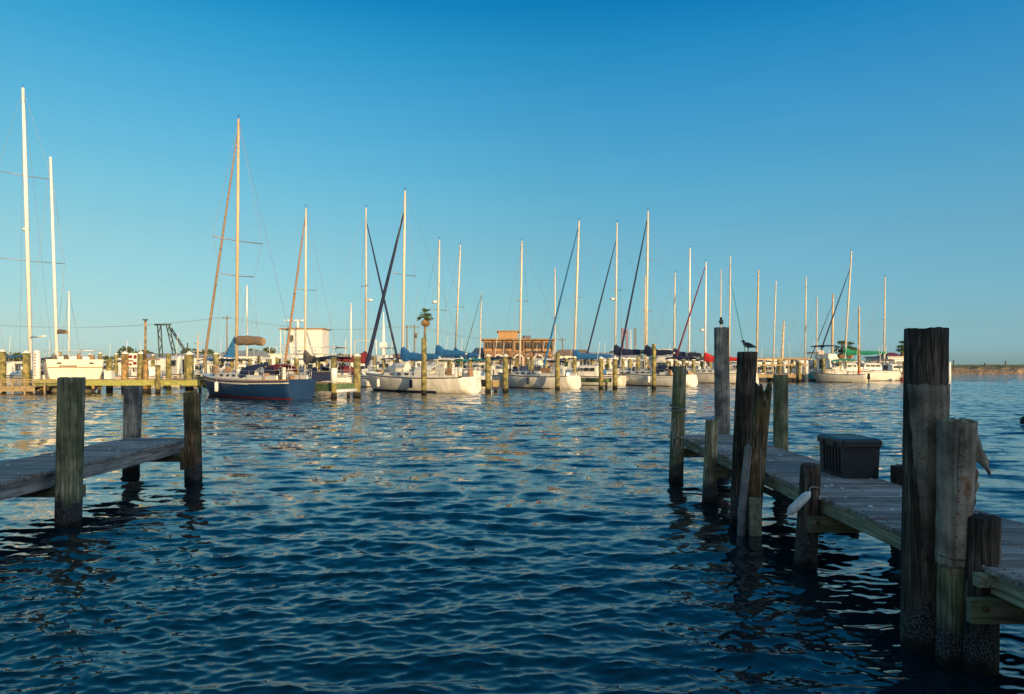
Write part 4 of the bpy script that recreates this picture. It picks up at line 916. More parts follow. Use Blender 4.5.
def deck_clutter(boat, B, z, seed, n=9):
    g = random.Random(seed); L_ = boat['_L']
    for i in range(n):
        x = g.uniform(-.42, .36)*L_; y = g.uniform(-.3, .36)*B; m_ = g.choice(('navy_canvas', 'white_plastic', 'teak', 'black', 'grey_canvas', 'tan_canvas', 'orange_canvas', 'blue_canvas', 'steel'))
        k = g.random(); h_ = g.uniform(.2, .6); zz = z+(.42 if -.12*L_ < x < .27*L_ else 0)
        if k < .45: mb = MB().box((x, y, zz+h_/2), (g.uniform(.25, .8), g.uniform(.2, .5), h_), rz=g.uniform(0, 3), taper=g.uniform(.7, 1))
        elif k < .75: mb = MB().tube([(x, y, zz), (x, y, zz+h_*.8), (x, y, zz+h_)], [.16, .17, .07], 9)
        else: mb = MB().tube([(x, y, zz+.1), (x+g.uniform(.3, .9), y+g.uniform(-.2, .2), zz+.14)], [.12, .10], 8)
        mb.build('deck_gear', M[m_], boat)
for o_ in [o for o in col.objects if o.name.startswith('sailboat') and not o.parent]:
    if o_['_L'] > 9.3: deck_clutter(o_, 3.0, 1.15, int(abs(o_.location.x)*100), 12 if o_ in (b, b2, b3, b4) else 7)
# third row
gg = random.Random(12)
third = [(30, 104, 'grey_canvas', 'cruiser'), (88, 112, 'cabin_white', 'fly'), (140, 108, 'navy_canvas', 'open'), (196, 116, 'cabin_white', 'pilot'), (236, 110, 'teal_canvas', 'cruiser'), (262, 106, 'cabin_white', 'cruiser'),
         (384, 100, 'cabin_white', 'fly'), (418, 104, 'tan_canvas', 'cruiser'), (540, 100, 'cabin_white', 'cruiser'), (566, 108, 'navy_canvas', 'cruiser'), (631, 106, 'cabin_white', 'cruiser'), (716, 110, 'cabin_white', 'pilot'), (750, 112, 'cabin_white', 'cruiser')]
refs = ['behind the large ketch', 'right of the large ketch', 'left of the brown lamp pole', 'right of the pilothouse boat', 'behind the mast of the dark blue sloop', 'left of the white houseboat', 'behind the long white sloop', 'under the palm tree', 'right under the orange restaurant', 'under the bright blue furled jib',
        'left of the tall two spreader mast', 'behind the tall gull piling', 'behind the lower gull piling']
cn = {'grey_canvas': 'grey', 'cabin_white': 'white', 'navy_canvas': 'navy', 'teal_canvas': 'teal', 'tan_canvas': 'tan'}
for (px, Y, c, kd), rf in zip(third, refs):
    motorboat('far white motorboat with a %s canopy %s' % (cn[c], rf), px, Y, gg.uniform(6.5, 9), 2.8, gg.choice((150, 30, 160)), gg.uniform(1.0, 1.4), kd, c, cab_h=gg.uniform(1.3, 1.8))

# white houseboat with a boxy two storey house
hb = empty('houseboat', (PX(302, 98), 98, 0), 'white boxy two storey houseboat with a radar arch on its roof', 'houseboat')
hm, _ = hull_mesh(11, 6, 1.2, .6, .95, 0, .1); hm.build('hull', [M['hull_white'], M['dkbrown'], M['hull_white'], M['navy_canvas'], M['cabin_white'], M['hull_white']], hb)
MB().box((0, 0, 2.4), (7.5, 4.6, 2.5)).build('lower_house', M['house_white'], hb)
MB().box((1.1, 0, 5.55), (4.6, 3.6, 3.4)).build('upper_house', M['house_white'], hb)
MB().box((.5, 0, 7.32), (6.3, 4.2, .14)).build('roof', M['teak'], hb)
for x in (-2.5, -1.9): MB().tube([(x, -1.7, 3.6), (x, -1.7, 7.25)], .09, 8).build('porch_post', M['house_white'], hb)
MB().box((0, 0, 3.72), (7.9, 5, .12)).build('upper_deck', M['house_white'], hb)
railing([(-3.8+i*.95, -2.45, 3.78) for i in range(9)], 1.0, hb, .03, 'house_white', (1, .5))
for x in (-2.6, -1.3, 1.4, 2.7): MB().box((x, -2.31, 2.7), (.7, .05, .8)).build('window', M['glass'], hb)
MB().box((-.9, -1.81, 5.9), (.5, .05, 1.0)).build('window', M['glass'], hb)
MB().tube([(-.6, 0, 7.4), (-.6, 0, 8.6)], .18, 8).build('radar_mast', M['white_plastic'], hb)
MB().box((-1.0, 0, 8.6), (3.0, .3, .16)).build('radar_scanner', M['white_plastic'], hb)
# shrimp boat with dark gallows
sb = empty('shrimp_boat', (PX(168, 98), 98, 0), 'work boat with a dark lattice gallows beyond the pilothouse boat', 'work boat', None, R(175))
hm, _ = hull_mesh(11, 3.6, 1.4, .8, .7, 0, .4); hm.build('hull', [M['hull_white'], M['dkbrown'], M['hull_white'], M['red'], M['cabin_white'], M['hull_white']], sb)
cabin_mesh(-.5, 2.5, 2.6, 2.2, 1.4, 1.7, 0, .1).build('cabin', M['cabin_white'], sb)
ga = sb
def lattice(a, b, wd, r_, n, parent, m, name):
    a, b = Vector(a), Vector(b); mb = MB(); o = Vector((wd, 0, 0))
    mb.tube([a-o/2, b-o/2], r_, 6).tube([a+o/2, b+o/2], r_, 6)
    for i in range(n):
        p, q = a.lerp(b, i/n), a.lerp(b, (i+1)/n); s = 1 if i % 2 else -1
        mb.tube([p-o/2*s, q+o/2*s], r_*.7, 5)
    return mb.build(name, M[m], parent)
lattice((1.5, -.9, 1.4), (1.9, -.9, 8.0), .5, .10, 5, sb, 'darksteel', 'gallows_leg')
lattice((-.6, -.9, 3.0), (.6, -.9, 8.0), .45, .09, 5, sb, 'darksteel', 'gallows_leg')
MB().tube([(2.6, -.9, 8.05), (.1, -.9, 8.05)], .13, 6).build('gallows_beam', M['darksteel'], sb)
lattice((.2, -.9, 7.6), (-2.6, -.9, 3.4), .3, .08, 6, sb, 'darksteel', 'boom_truss')
MB().tube([(-2.4, -.9, 1.6), (-2.4, -.9, 5.4)], .09, 6).build('post', M['darksteel'], sb)
MB().tube([(-4.2, -.4, 1.6), (-4.3, -.4, 6.8)], [.16, .07], 8).build('signal_mast', M['mast_tan'], sb)
for z in (4.2, 5.3): MB().tube([(-4.9, -.4, z), (-3.7, -.4, z)], .05, 5).build('crosstree', M['mast_tan'], sb)

# ------------------------------------------------------------------ far piers and pilings
def far_pile(label, px, Y, py, wpx=6, cap=True, m='pile_far', band=None, lean=0, zcap='white_plastic', group='pilings of the marina slips', base_px=None, n=12):
    x = PX(base_px if base_px else px, Y); r_ = wpx*Y/F/2; zt = PZ(py, Y)-(r_*.9 if cap else 0); o = PX(px, Y)-x
    r = empty('mooring_piling', (x, Y, 0), label, 'piling', group)
    MB().tube([(0, 0, -.8), (o*.5, 0, zt*.5), (o, 0, zt)], [r_*1.04, r_, r_*.96], n).build('pole', M[m], r)
    if cap: MB().tube([(o, 0, zt+.002), (o, 0, zt+.06), (o, 0, zt+r_*.95)], [r_*1.12, r_*1.08, .02], n).build('cap', M[zcap], r)
    if band:
        z0, z1, bm = band; MB().tube([(o*.5, 0, PZ(z1, Y)), (o*.5, 0, PZ(z0, Y))], r_*1.12, n).build('band', M[bm], r)
    return r
FP = [  # label, px, Y, top py, width px, cap, material
 ('white capped piling at the very left edge of the marina', 2.5, 55.5, 349, 6, True, 'pile_far'),
 ('dark wooden piling with a white cap left of the sign board', 26.5, 56, 350, 7, True, 'pile_far'),
 ('white post with red vertical writing and a white cap left of the ketch stern', 37, 55, 349.5, 6.5, True, 'white_plastic'),
 ('short pale piling right of the ketch stern', 109.5, 57, 359, 6, False, 'pile_far'),
 ('reddish piling with a white cap right of the ketch stern', 125, 57, 351, 6.5, True, 'pile_far_brown'),
 ('piling with a white cap just left of the brown lamp pole', 141, 57.5, 351, 6.5, True, 'pile_far'),
 ('piling left of the pilothouse boat', 168.5, 62, 354, 5, False, 'pile_far'),
 ('thick piling with a white cap right of the pilothouse boat', 189.5, 60, 351, 8, True, 'pile_far'),
 ('short pale piling at the edge of the green walkway', 158, 53.1, 365, 4.5, False, 'pile_far'),
 ('white capped piling at the bow of the dark blue sloop', 216, 62, 352, 5.5, True, 'pile_far'),
 ('piling half hidden behind the stern of the dark blue sloop', 296.5, 56, 356, 5, True, 'pile_far'),
 ('dark piling behind the dark green finger pier', 318, 60, 355, 5, True, 'pile_far'),
 ('thick olive piling with a white cap at the dark green finger pier', 357, 46.6, 353, 7.5, True, 'pile_far'),
 ('olive piling with a white cap at the left corner of the second finger pier', 488, 54.6, 354, 5.5, True, 'pile_far'),
 ('olive piling with a white cap at the right corner of the second finger pier', 505.5, 55, 354, 5.5, True, 'pile_far'),
 ('bare topped piling in front of the stern of the small white sloop', 557.5, 61, 353, 4.8, False, 'pile_far'),
 ('white capped piling at the mast of the bright blue covered sloop', 574.5, 72, 356, 4.2, True, 'pile_far'),
 ('white capped piling at the left corner of the third finger pier', 601, 62.4, 356.5, 4.8, True, 'pile_far'),
 ('white capped piling at the right corner of the third finger pier', 615, 63, 357, 4.8, True, 'pile_far'),
 ('tall single piling in front of the rounded white stern', 654, 62.8, 344, 4.2, False, 'pile_far'),
 ('white capped piling left of the rope wrapped near piling', 683.5, 75, 358, 3.6, True, 'pile_far'),
 ('white capped piling right of the rope wrapped near piling', 693.5, 74, 358.5, 4, True, 'pile_far'),
 ('first pale piling right of the railed pier', 799.5, 90, 360, 3.2, True, 'pile_far'),
 ('second pale piling right of the railed pier', 806.5, 91, 360, 3.2, True, 'white_plastic'),
 ('tall piling in front of the white speedboat', 823.5, 92, 358, 3.2, False, 'pile_far'),
 ('left piling of the pair under the green tarp', 839.5, 92, 360, 3, True, 'pile_far'),
 ('right piling of the pair under the green tarp', 845.5, 92, 360, 3, True, 'pile_far'),
 ('green piling in the middle of the railed pier', 778.5, 94, 358, 3, False, 'pile_far'),
 ('dark piling at the last moored boats beside the buoy', 904, 96, 361, 2.6, False, 'pile_far_brown'),
 ('pale piling right of the tallest near piling', 949.5, 95, 362, 2.6, False, 'white_plastic')]
for lb, px, Y, py, wpx, cp_, m_ in FP: far_pile(lb, px, Y, py, wpx, cp_, m_)
# behind rows of slip pilings
brefs = [(186, 74, 356), (222, 76, 356), (241, 82, 357), (259, 78, 356), (277, 80, 356), (288, 76, 358), (310, 82, 356), (326, 84, 355), (343, 72, 357), (375, 80, 356), (404, 82, 358), (436, 80, 357), (443, 84, 357), (462, 78, 357), (479, 82, 357), (516, 80, 358), (528, 84, 357), (566, 82, 357), (592, 78, 357), (608, 84, 357), (623, 82, 357), (638, 84, 357), (647, 86, 357), (676, 86, 359), (710, 88, 359), (764, 98, 360), (792, 96, 360), (815, 97, 360), (834, 97, 361), (853, 99, 361), (871, 99, 361), (887, 100, 361), (895, 97, 361), (60, 82, 352), (90, 84, 353), (116, 82, 353), (176, 84, 354), (232, 72, 359), (250, 74, 357), (270, 70, 359), (384, 74, 357), (395, 76, 358), (412, 74, 358), (450, 72, 359), (470, 74, 358), (532, 78, 359), (546, 80, 358), (585, 80, 358), (630, 80, 359), (668, 80, 359), (702, 86, 360), (716, 84, 360), (743, 90, 360), (862, 96, 361), (879, 98, 361), (80, 80, 354), (100, 78, 352), (133, 82, 353), (153, 84, 354), (205, 80, 354)]
for i, (px, Y, py) in enumerate(brefs):
    far_pile('pale capped piling in the second row of slips', px, Y, py, 3.4, i % 3 != 0, 'pile_far', group='second row pilings behind the moored boats')
for o in col.objects:
    if o.get('group') == 'second row pilings behind the moored boats': o['label'] = 'pale piling in the second row of slips, behind the first moored boats'
p = far_pile('tall bare olive piling standing in the water beside the long white sloop', 424, 51.5, 338, 5.4, False)
p = far_pile('piling with a white collar at the left corner of the dark green finger pier', 334, 45.2, 357, 5.8, False, band=(368, 383, 'white_plastic'))
p = far_pile('tall dark marker post with a red foot left of the white sport boat', 859, 90, 350, 2.4, False, 'pile_far_brown', band=(370, 379, 'orange_paint'))
# red writing on the white post
pw = [o for o in col.objects if o.get('label', '').startswith('white post with red')][0]
for i in range(8):
    z = PZ(354.5+i*3.0, 55); g8 = MB()
    g8.box((0, -.27, z), (.03, .02, .14)).box((.09, -.27, z), (.03, .02, .14)).box((.045, -.27, z+(.05 if i % 2 else -.02)), (.09, .018, .03))
    g8.build('red_letter', M['red'], pw)
# brown lamp pole
lp = empty('lamp_pole', (PX(145.5, 54.3), 54.3, 0), 'tall thin brown pole with a small cap rising from the green walkway', 'pole')
MB().tube([(0, 0, -.5), (0, 0, 2.6)], [.20, .19], 10).build('foot', M['pile_far_brown'], lp)
MB().tube([(0, 0, 2.6), (0, 0, 5.75)], .085, 8).build('pole', M['pile_far_brown'], lp)
MB().box((-.02, 0, 5.8), (.36, .25, .08)).build('lamp_head', M['darksteel'], lp)

def pier(label, a, b, width, z, side, th=.28, group=None, boards='pier_wood', piles=True, name='finger_pier', end=True):
    """a boarded pier from a to b (world x, y of its centre line)"""
    a, b = Vector((*a, 0)), Vector((*b, 0)); d = b-a; L = d.length; h = math.atan2(d.y, d.x)
    r = empty(name, a, label, 'pier', group, h); g = random.Random(int(abs(a.x)*10))
    mb = MB(); x = 0
    while x < L:
        mb.box((x+.1, 0, z-.03+g.uniform(-.006, .006)), (.185, width+g.uniform(-.03, .03), .055)); x += .2
    mb.build('decking', M[boards], r)
    for s in (1, -1): MB().box((L/2, s*(width/2-.06), z-.062-th/2), (L, .08, th)).build('side_beam', M[side], r)
    if end:
        MB().box((-.05, 0, z-.05-th/2), (.08, width-.22, th)).build('end_beam', M[side], r)
    if piles:
        k = max(2, int(L/3))
        for i in range(k):
            for s in (1, -1): MB().tube([(.4+i*(L-.8)/(k-1), s*(width/2-.25), -.9), (.4+i*(L-.8)/(k-1), s*(width/2-.25), z-.08)], .12, 8).build('pile', M['pile_far_brown'], r)
    return r
pier('long walkway with a bright green algae stained edge left of the dark blue sloop', (PX(40, 54.3), 54.3), (PX(203, 54.6), 54.6), 1.3, 1.06, 'pier_green', .42, name='walkway_pier', end=False)
bp = pier('brown wooden landing with a low railing at the left edge of the marina', (PX(-40, 52.2), 52.2), (PX(41.5, 52.2), 52.2), 1.6, .62, 'pier_wood', .35, name='landing_pier')
for z in (.92, 1.1): MB().box((4.6, -.72, z), (6.4, .06, .09)).build('rail', M['pier_wood'], bp)
for x in (1.5, 2.6, 3.7, 4.6, 5.5, 6.2, 7.0): MB().box((x, -.78, .55), (.12, .06, 1.35 if x in (4.6, 5.5) else .95)).build('post', M['pier_wood'], bp)
def fing(label, p0, Y0, L, side, wd=1.25, z=1.02, th=.35, head=142, dx=0):
    a = (PX(p0, Y0)+dx, Y0); return pier(label, a, (a[0]+math.cos(R(head))*L, a[1]+math.sin(R(head))*L), wd, z, side, th)
f1 = fing('dark green finger pier with a long white fender right of the dark blue sloop', 345, 45.9, 12, 'pier_dkgreen', 1.7, 1.0, .5)
MB().tube([(-.12, -.85, .5), (-.16, -.85, .5), (-.16, .85, .46), (-.12, .85, .46)], [.05, .13, .13, .05], 10).build('bumper', M['fender_plastic'], f1)
fing('brown finger pier with a boxy front between two white capped pilings', 496.5, 55.3, 11, 'pier_wood', 1.3, 1.0, .5)
fing('grey green finger pier right of the small white sloop', 608, 63.3, 11, 'pier_dkgreen', 1.25, 1.0, .35)
fing('brown finger pier beyond the rope wrapped near piling', 688, 75.2, 9, 'pier_wood', 1.1, 1.0, .4)
fing('finger pier with two pale pilings at its front, right of the railed pier', 803, 91.5, 9, 'pier_wood', 1.1, 1.0, .35, 140)
fing('finger pier in front of the flybridge cruiser', 842, 93, 9, 'pier_wood', 1.1, 1.0, .35, 140)
rp_ = pier('railed wooden pier in front of small cabin boats', (PX(745, 91), 91), (PX(799, 91), 91), 1.6, 1.0, 'pier_wood', .4, name='railed_pier')
for z in (3.0, 2.2): MB().box((4.0, -.75, z), (8.0, .06, .18)).build('rail', M['pier_wood'], rp_)
for i in range(8): MB().box((.3+i*1.05, -.66, 2.05), (.13, .12, 2.1)).build('post', M['pier_wood'], rp_)
mp_ = pier('main dock walkway running behind the moored boats', (PX(196, 78), 78), (PX(740, 92), 92), 2.2, 1.15, 'pier_wood', .3, name='main_pier', end=False, piles=False)
fing('finger pier hidden between the pilothouse boat and the dark blue sloop', 252, 66, 10, 'pier_dkgreen', 1.1, 1.0, .4)
fing('finger pier between the two white sloops with blue covers', 480, 70, 10, 'pier_wood', 1.1, 1.0, .4)
fing('short finger pier under the bright blue furled jib', 548, 74, 9, 'pier_dkgreen', 1.1, 1.0, .4)
fing('finger pier right of the rounded white stern', 664, 79, 9, 'pier_dkgreen', 1.1, 1.0, .4)
fing('finger pier behind the gull pilings', 722, 84, 9, 'pier_wood', 1.1, 1.0, .4)
fing('finger pier under the lower gull piling', 748, 88, 9, 'pier_wood', 1.1, 1.0, .4)
fing('finger pier left of the last moored boats', 876, 95, 9, 'pier_wood', 1.1, 1.0, .4)
sw = empty('seawall', (0, 127.4, 0), 'long brown timber seawall along the shore behind the marina', 'seawall')
MB().box((-52, 0, .1), (252, .5, 2.0)).build('timber_face', M['pile_brown'], sw); MB().box((-52, 0, 1.18), (252.4, .9, .16)).build('cap', M['concrete'], sw)
# dock clutter
def pedestal(label, px, Y, z=1.15):
    r = empty('power_pedestal', (PX(px, Y), Y, z), label, 'power pedestal', 'power pedestals on the docks')
    MB().box((0, 0, .55), (.22, .2, 1.1), taper=.9).build('body', M['white_plastic'], r); MB().box((0, 0, 1.13), (.26, .24, .08)).build('lamp_cap', M['darksteel'], r)
for px, Y in ((228, 78.7), (300, 80.5), (378, 82.6), (430, 84), (512, 86.1), (590, 88.1), (648, 89.6), (724, 91.6)): pedestal('white power pedestal on the main dock walkway', px, Y)
def dockbox(label, px, Y, z, m, w_=1.1):
    r = empty('dock_locker', (PX(px, Y), Y, z), label, 'locker'); MB().box((0, 0, .3), (w_, .5, .6), taper=.96).build('box', M[m], r); MB().box((0, 0, .64), (w_+.06, .56, .08)).build('lid', M[m], r)
dockbox('white dock locker right of the ketch stern behind the walkway', 109.5, 56.0, 1.06, 'white_plastic', .6)
dockbox('orange brown locker on the dark green finger pier', 326, 55, 1.0, 'orange_canvas', 1.0)
dockbox('dark locker covered with a tarp on the dark green finger pier', 322, 51.5, 1.0, 'navy_canvas', 1.5)
dockbox('white locker on the second finger pier', 475, 61.5, 1.0, 'white_plastic')
dockbox('teal board locker on the finger pier in front of the white speedboat', 818, 92, .35, 'teal_canvas', 2.6)
# life ring, hose and gear on the slip in front
bp0 = MB().box((0, 0, 0), (.9, .05, 1.2)).build('notice_board', M['white_plastic'], None, (PX(133, 57.5), 57.5, 2.6)); tag(bp0, 'white notice board with red print between two pilings, right of the cream yacht', 'sign')
for dx, dz, w_, h_ in ((-.2, .3, .3, .22), (.2, .28, .25, .3), (-.15, -.05, .4, .1), (.18, -.25, .3, .25), (-.2, -.35, .25, .15)): MB().box((dx, -.035, dz), (w_, .012, h_)).build('red_print', M['red'], bp0)
# buoys
bu = empty('buoy', (PX(904, 93), 93, 0), 'round orange red buoy floating by the last moored boat', 'buoy')
MB().tube([(0, 0, -.3+.9*t) for t in (0, .1, .25, .5, .75, .9, 1)], [.1, .3, .42, .48, .42, .3, .1], 14).build('float', M['orange_paint'], bu)
mf_ = MB().tube([(0, 0, -.12+.38*t) for t in (0, .08, .25, .5, .75, .92, 1)], [.06, .14, .19, .21, .19, .14, .05], 16).build('mooring_float', M['black'], None, (PX(1026.5, 26), 26, 0)); tag(mf_, 'dark round mooring float on open water at the right edge', 'float')
# ropes between pilings and boats
def sag(label, a, b, s=.5, r_=.022):
    a, b = Vector(a), Vector(b); pts = [a.lerp(b, t)-Vector((0, 0, s*4*t*(1-t))) for t in np.linspace(0, 1, 12)]
    tag(MB().tube(pts, r_, 5).build('mooring_line', M['rope']), label, 'rope')
sag('sagging mooring line from the lamp pole to the dark blue bow', (PX(147, 54.2), 54.2, 2.3), (PX(200, 52.6), 52.6, 1.6), .8)
sag('mooring line from the ketch stern to the white capped pilings', (PX(104, 56), 56, 1.7), (PX(125, 57), 57, 2.2), .3)
sag('mooring line from the olive piling to the long white stern', (PX(358, 46.6), 46.6, 2.0), (PX(371, 58), 58, 1.5), .5)
sag('mooring line from the second finger pier to the stern beside it', (PX(487, 54.4), 54.4, 1.4), (PX(469, 53.4), 53.4, 1.3), .25)

# ------------------------------------------------------------------ shore: restaurant, houses, palms, poles, towers
def restaurant():
    Y = 126; x0, x1 = PX(484, Y), PX(553, Y); w_ = x1-x0; r = empty('restaurant', ((x0+x1)/2, Y+6, .9), 'orange flat roofed two storey restaurant behind the masts', 'building')
    H2 = PZ(340, Y)-.9; z1 = PZ(351, Y)-.9
    MB().box((0, 0, z1/2), (w_, 11, z1)).build('ground_floor', M['stucco_pink'], r)
    up = MB().box((0, .3, (z1+H2)/2), (w_, 11, H2-z1)).build('upper_floor', M['stucco'], r)
    MB().box((0, 0, H2+.14), (w_+1.1, 12.2, .28)).build('roof', M['roof_tan'], r)
    n = 7; bw = w_/n
    for i in range(n):
        if i == 3: MB().box((-w_/2+bw*(i+.5), -5.3, (z1+H2)/2-.1), (bw*.5, .2, (H2-z1)*.7)).build('window', M['glass'], r); continue
        f = MB().box((-w_/2+bw*(i+.5), -5.24, (z1+H2)/2+.05), (bw*.86, .12, (H2-z1)*.6)).build('window', M['glass'], r)
        mu = MB()
        for q in (-.17, .17): mu.box((-w_/2+bw*(i+.5)+bw*q, -5.33, (z1+H2)/2+.05), (.08, .06, (H2-z1)*.6))
        mu.build('mullion', M['stucco_pink'], f)
    for i in range(n+1): MB().box((-w_/2+bw*i, -5.42, (z1+H2)/2), (.28, .3, H2-z1)).build('pilaster', M['stucco_pink'], r)
    px0, px1 = PX(498, Y)-(x0+x1)/2, PX(518, Y)-(x0+x1)/2; z2 = PZ(331, Y)-.9
    MB().box(((px0+px1)/2, -.5, (H2+.28+z2)/2), (px1-px0, 6, z2-H2-.28)).build('roof_room', M['stucco'], r)
    MB().box(((px0+px1)/2, -.5, z2+.1), (px1-px0+.6, 6.6, .2)).build('roof_room_roof', M['roof_tan'], r)
    for q in (524, 527, 530): MB().box((PX(q, Y)-(x0+x1)/2, -2, H2+.28+.35), (.45, .8, .7)).build('air_conditioner', M['grey_canvas'], r)
    for i in range(7):   # arched canopy of the terrace
        xx = -w_/2+bw*(i+.5)
        MB().tube([(xx-bw*.45, -6.6, .6)]+[(xx+bw*.45*math.cos(a), -6.6, z1-1.4+.7*math.sin(a)) for a in np.linspace(math.pi, 0, 9)]+[(xx+bw*.45, -6.6, .6)], .13, 6).build('terrace_arch', M['house_white' if i % 2 else 'stucco'], r)
restaurant()
def house(label, px0, px1, ytop, Y, wall, roof, kind='flat', nw=3, d=8, name='house'):
    x0, x1 = PX(px0, Y), PX(px1, Y); w_ = x1-x0; H = PZ(ytop, Y)-.9; r = empty(name, ((x0+x1)/2, Y+d/2, .85), label, 'building', 'low buildings along the shore')
    hw = H*.72 if kind == 'gable' else H
    MB().box((0, 0, hw/2), (w_, d, hw)).build('wall', M[wall], r)
    if kind == 'gable':
        mb = MB(); o = .4
        mb.add([(-w_/2-o, -d/2-o, hw), (w_/2+o, -d/2-o, hw), (w_/2+o, d/2+o, hw), (-w_/2-o, d/2+o, hw), (-w_/2+w_*.12, 0, H), (w_/2-w_*.12, 0, H)], [(0, 1, 5, 4), (2, 3, 4, 5), (1, 2, 5), (3, 0, 4), (3, 2, 1, 0)]); mb.build('roof', M[roof], r)
    else: MB().box((0, 0, H+.1), (w_+.6, d+.6, .2)).build('roof', M[roof], r)
    for i in range(nw): MB().box((-w_/2+w_*(i+.5)/nw, -d/2-.02, hw*.55), (w_/nw*.4, .08, hw*.3)).build('window', M['glass'], r)
house('blue gabled house left of the orange restaurant', 473, 483, 347, 130, 'house_blue', 'roof_grey', 'gable', 2)
house('long pale roofed shed right of the orange restaurant', 556, 592, 349, 140, 'house_white', 'roof_tan', 'gable', 5)
house('low white building far behind the bright blue sail cover', 586, 640, 352, 160, 'house_white', 'roof_grey', 'gable', 7)
house('long low white building behind the pilothouse boat', 118, 205, 353, 170, 'house_white', 'roof_grey', 'gable', 9)
house('white building with a grey roof behind the dark blue sloop', 214, 262, 350, 150, 'house_white', 'roof_grey', 'gable', 5)
house('pale building right of the white houseboat', 318, 372, 354, 140, 'house_white', 'roof_tan', 'gable', 6)
house('cream building behind the palm tree', 384, 452, 353, 150, 'hull_cream', 'roof_tan', 'gable', 6)
house('small white building with a red roof behind the last moored boats', 895, 906, 352, 140, 'stucco_pink', 'red', 'gable', 1)
house('long white covered slip roof left of the tallest near piling', 888, 918, 357, 128, 'house_white', 'roof_grey', 'flat', 6)
house('white low building between the navy covers', 655, 700, 354, 150, 'house_white', 'roof_grey', 'gable', 5)
house('long low building behind the railed pier', 742, 812, 358.5, 150, 'house_white', 'roof_tan', 'flat', 8)
def palm(label, px, Y, ytop, crown, lean=0, dead=True, seed=1):
    g = random.Random(seed); x = PX(px, Y); H = PZ(ytop, Y)-.9-crown*.35; r = empty('palm_tree', (x, Y, .9), label, 'palm tree', 'palm trees on the shore')
    pts = [(lean*t*t, 0, H*t) for t in np.linspace(-.05, 1, 12)]
    MB().tube(pts, [.24-.06*t+.012*(i % 2) for i, t in enumerate(np.linspace(0, 1, 12))], 10).build('trunk', M['trunk'], r)
    for nm, mt_, n, lo, hi, ln in (('crown', 'leaf', 46, -.35, 1.3, crown*.5), ('dead_fronds', 'leaf_dry', 26 if dead else 8, -1.4, -.75, crown*.42)):
        mb = MB()
        for i in range(n):
            az = g.uniform(0, 6.283); el = g.uniform(lo, hi); l = ln*g.uniform(.8, 1.15); P0 = Vector((lean, 0, H-(.0 if nm == 'crown' else .25)))
            d = Vector((math.cos(az)*math.cos(el), math.sin(az)*math.cos(el), math.sin(el))); sd_ = Vector((-math.sin(az), math.cos(az), 0))
            pts = [P0+d*l*t-Vector((0, 0, .55*l*t*t*(1 if el < .9 else .4))) for t in (0, .35, .55, .75, 1)]
            # a fan of leaflets at the end of each stalk
            mb.tube(pts[:3], [.03, .02, .015], 4, smooth=False)
            for k in range(9):
                a = (k-4)*.24; c = pts[2]; tip = c+(pts[4]-c)*math.cos(a)*1.0+sd_*l*.5*math.sin(a)+Vector((0, 0, -.08*l*abs(a)))
                mid = c.lerp(tip, .5)+sd_*0; w_ = .05*l; up = Vector((0, 0, .02))
                mb.add([c, mid+sd_*w_, tip, mid-sd_*w_, mid+up*2], [(0, 1, 4), (1, 2, 4), (2, 3, 4), (3, 0, 4)])
        mb.build(nm, M[mt_], r)
palm('tall palm tree with a dry brown skirt behind the long white sloop', 424.5, 115, 308.5, 2.9, .15, True, 4)
palm('dark palm tree behind the flybridge cruiser', 842, 125, 340.5, 3.4, 0, False, 5)
palm('second palm behind the leaning mast, right of the flybridge cruiser', 850, 122, 342, 2.8, 0, False, 6)
palm('palm tree just left of the tallest near piling', 902, 130, 341, 2.9, .2, False, 7)
palm('last palm, half hidden by the tallest near piling', 912, 134, 346, 2.6, 0, False, 8)
def upole(label, px, Y, ytop, arm=1.6, box=False):
    r = empty('utility_pole', (PX(px, Y), Y, .8), label, 'utility pole', 'utility poles on the shore'); H = PZ(ytop, Y)-.8
    MB().tube([(0, 0, 0), (0, 0, H)], [.17, .12], 8).build('pole', M['trunk'], r); MB().box((0, -.14, H-.5), (arm, .1, .12)).build('crossarm', M['trunk'], r)
    for s in (-1, 0, 1): MB().tube([(s*arm*.45, -.14, H-.43), (s*arm*.45, -.14, H-.2)], .05, 6).build('insulator', M['darksteel'], r)
    if box: MB().tube([(.3, -.1, H-2.6), (.3, -.1, H-1.7)], .25, 10).build('transformer', M['grey_canvas'], r)
    return Vector((PX(px, Y), Y-.14, .8+H-.2))
U = [upole('utility pole at the far left behind the small sloop', -30, 150, 322), upole('utility pole right of the brown sail cover boat mast', 227, 138, 316, box=False), upole('left of the two utility poles beside the palm tree', 407, 140, 325),
     upole('utility pole with a transformer just left of the palm tree', 414.5, 132, 324.5, box=True), upole('utility pole right of the orange restaurant', 562.5, 150, 338)]
for i, (a, b_) in enumerate(((0, 1), (1, 2), (3, 4))):
    for k, s in enumerate((-.7, .7)):
        A, Bv = U[a]+Vector((s, 0, 0)), U[b_]+Vector((s, 0, 0)); pts = [A.lerp(Bv, t)-Vector((0, 0, 1.5*4*t*(1-t))) for t in np.linspace(0, 1, 24)]
        tag(MB().tube(pts, .018, 4, cap=False).build('power_line', M['wire']), '%s power line of the %s span between the utility poles' % (('left', 'right')[k], ('left', 'middle', 'right')[i]), 'cable')
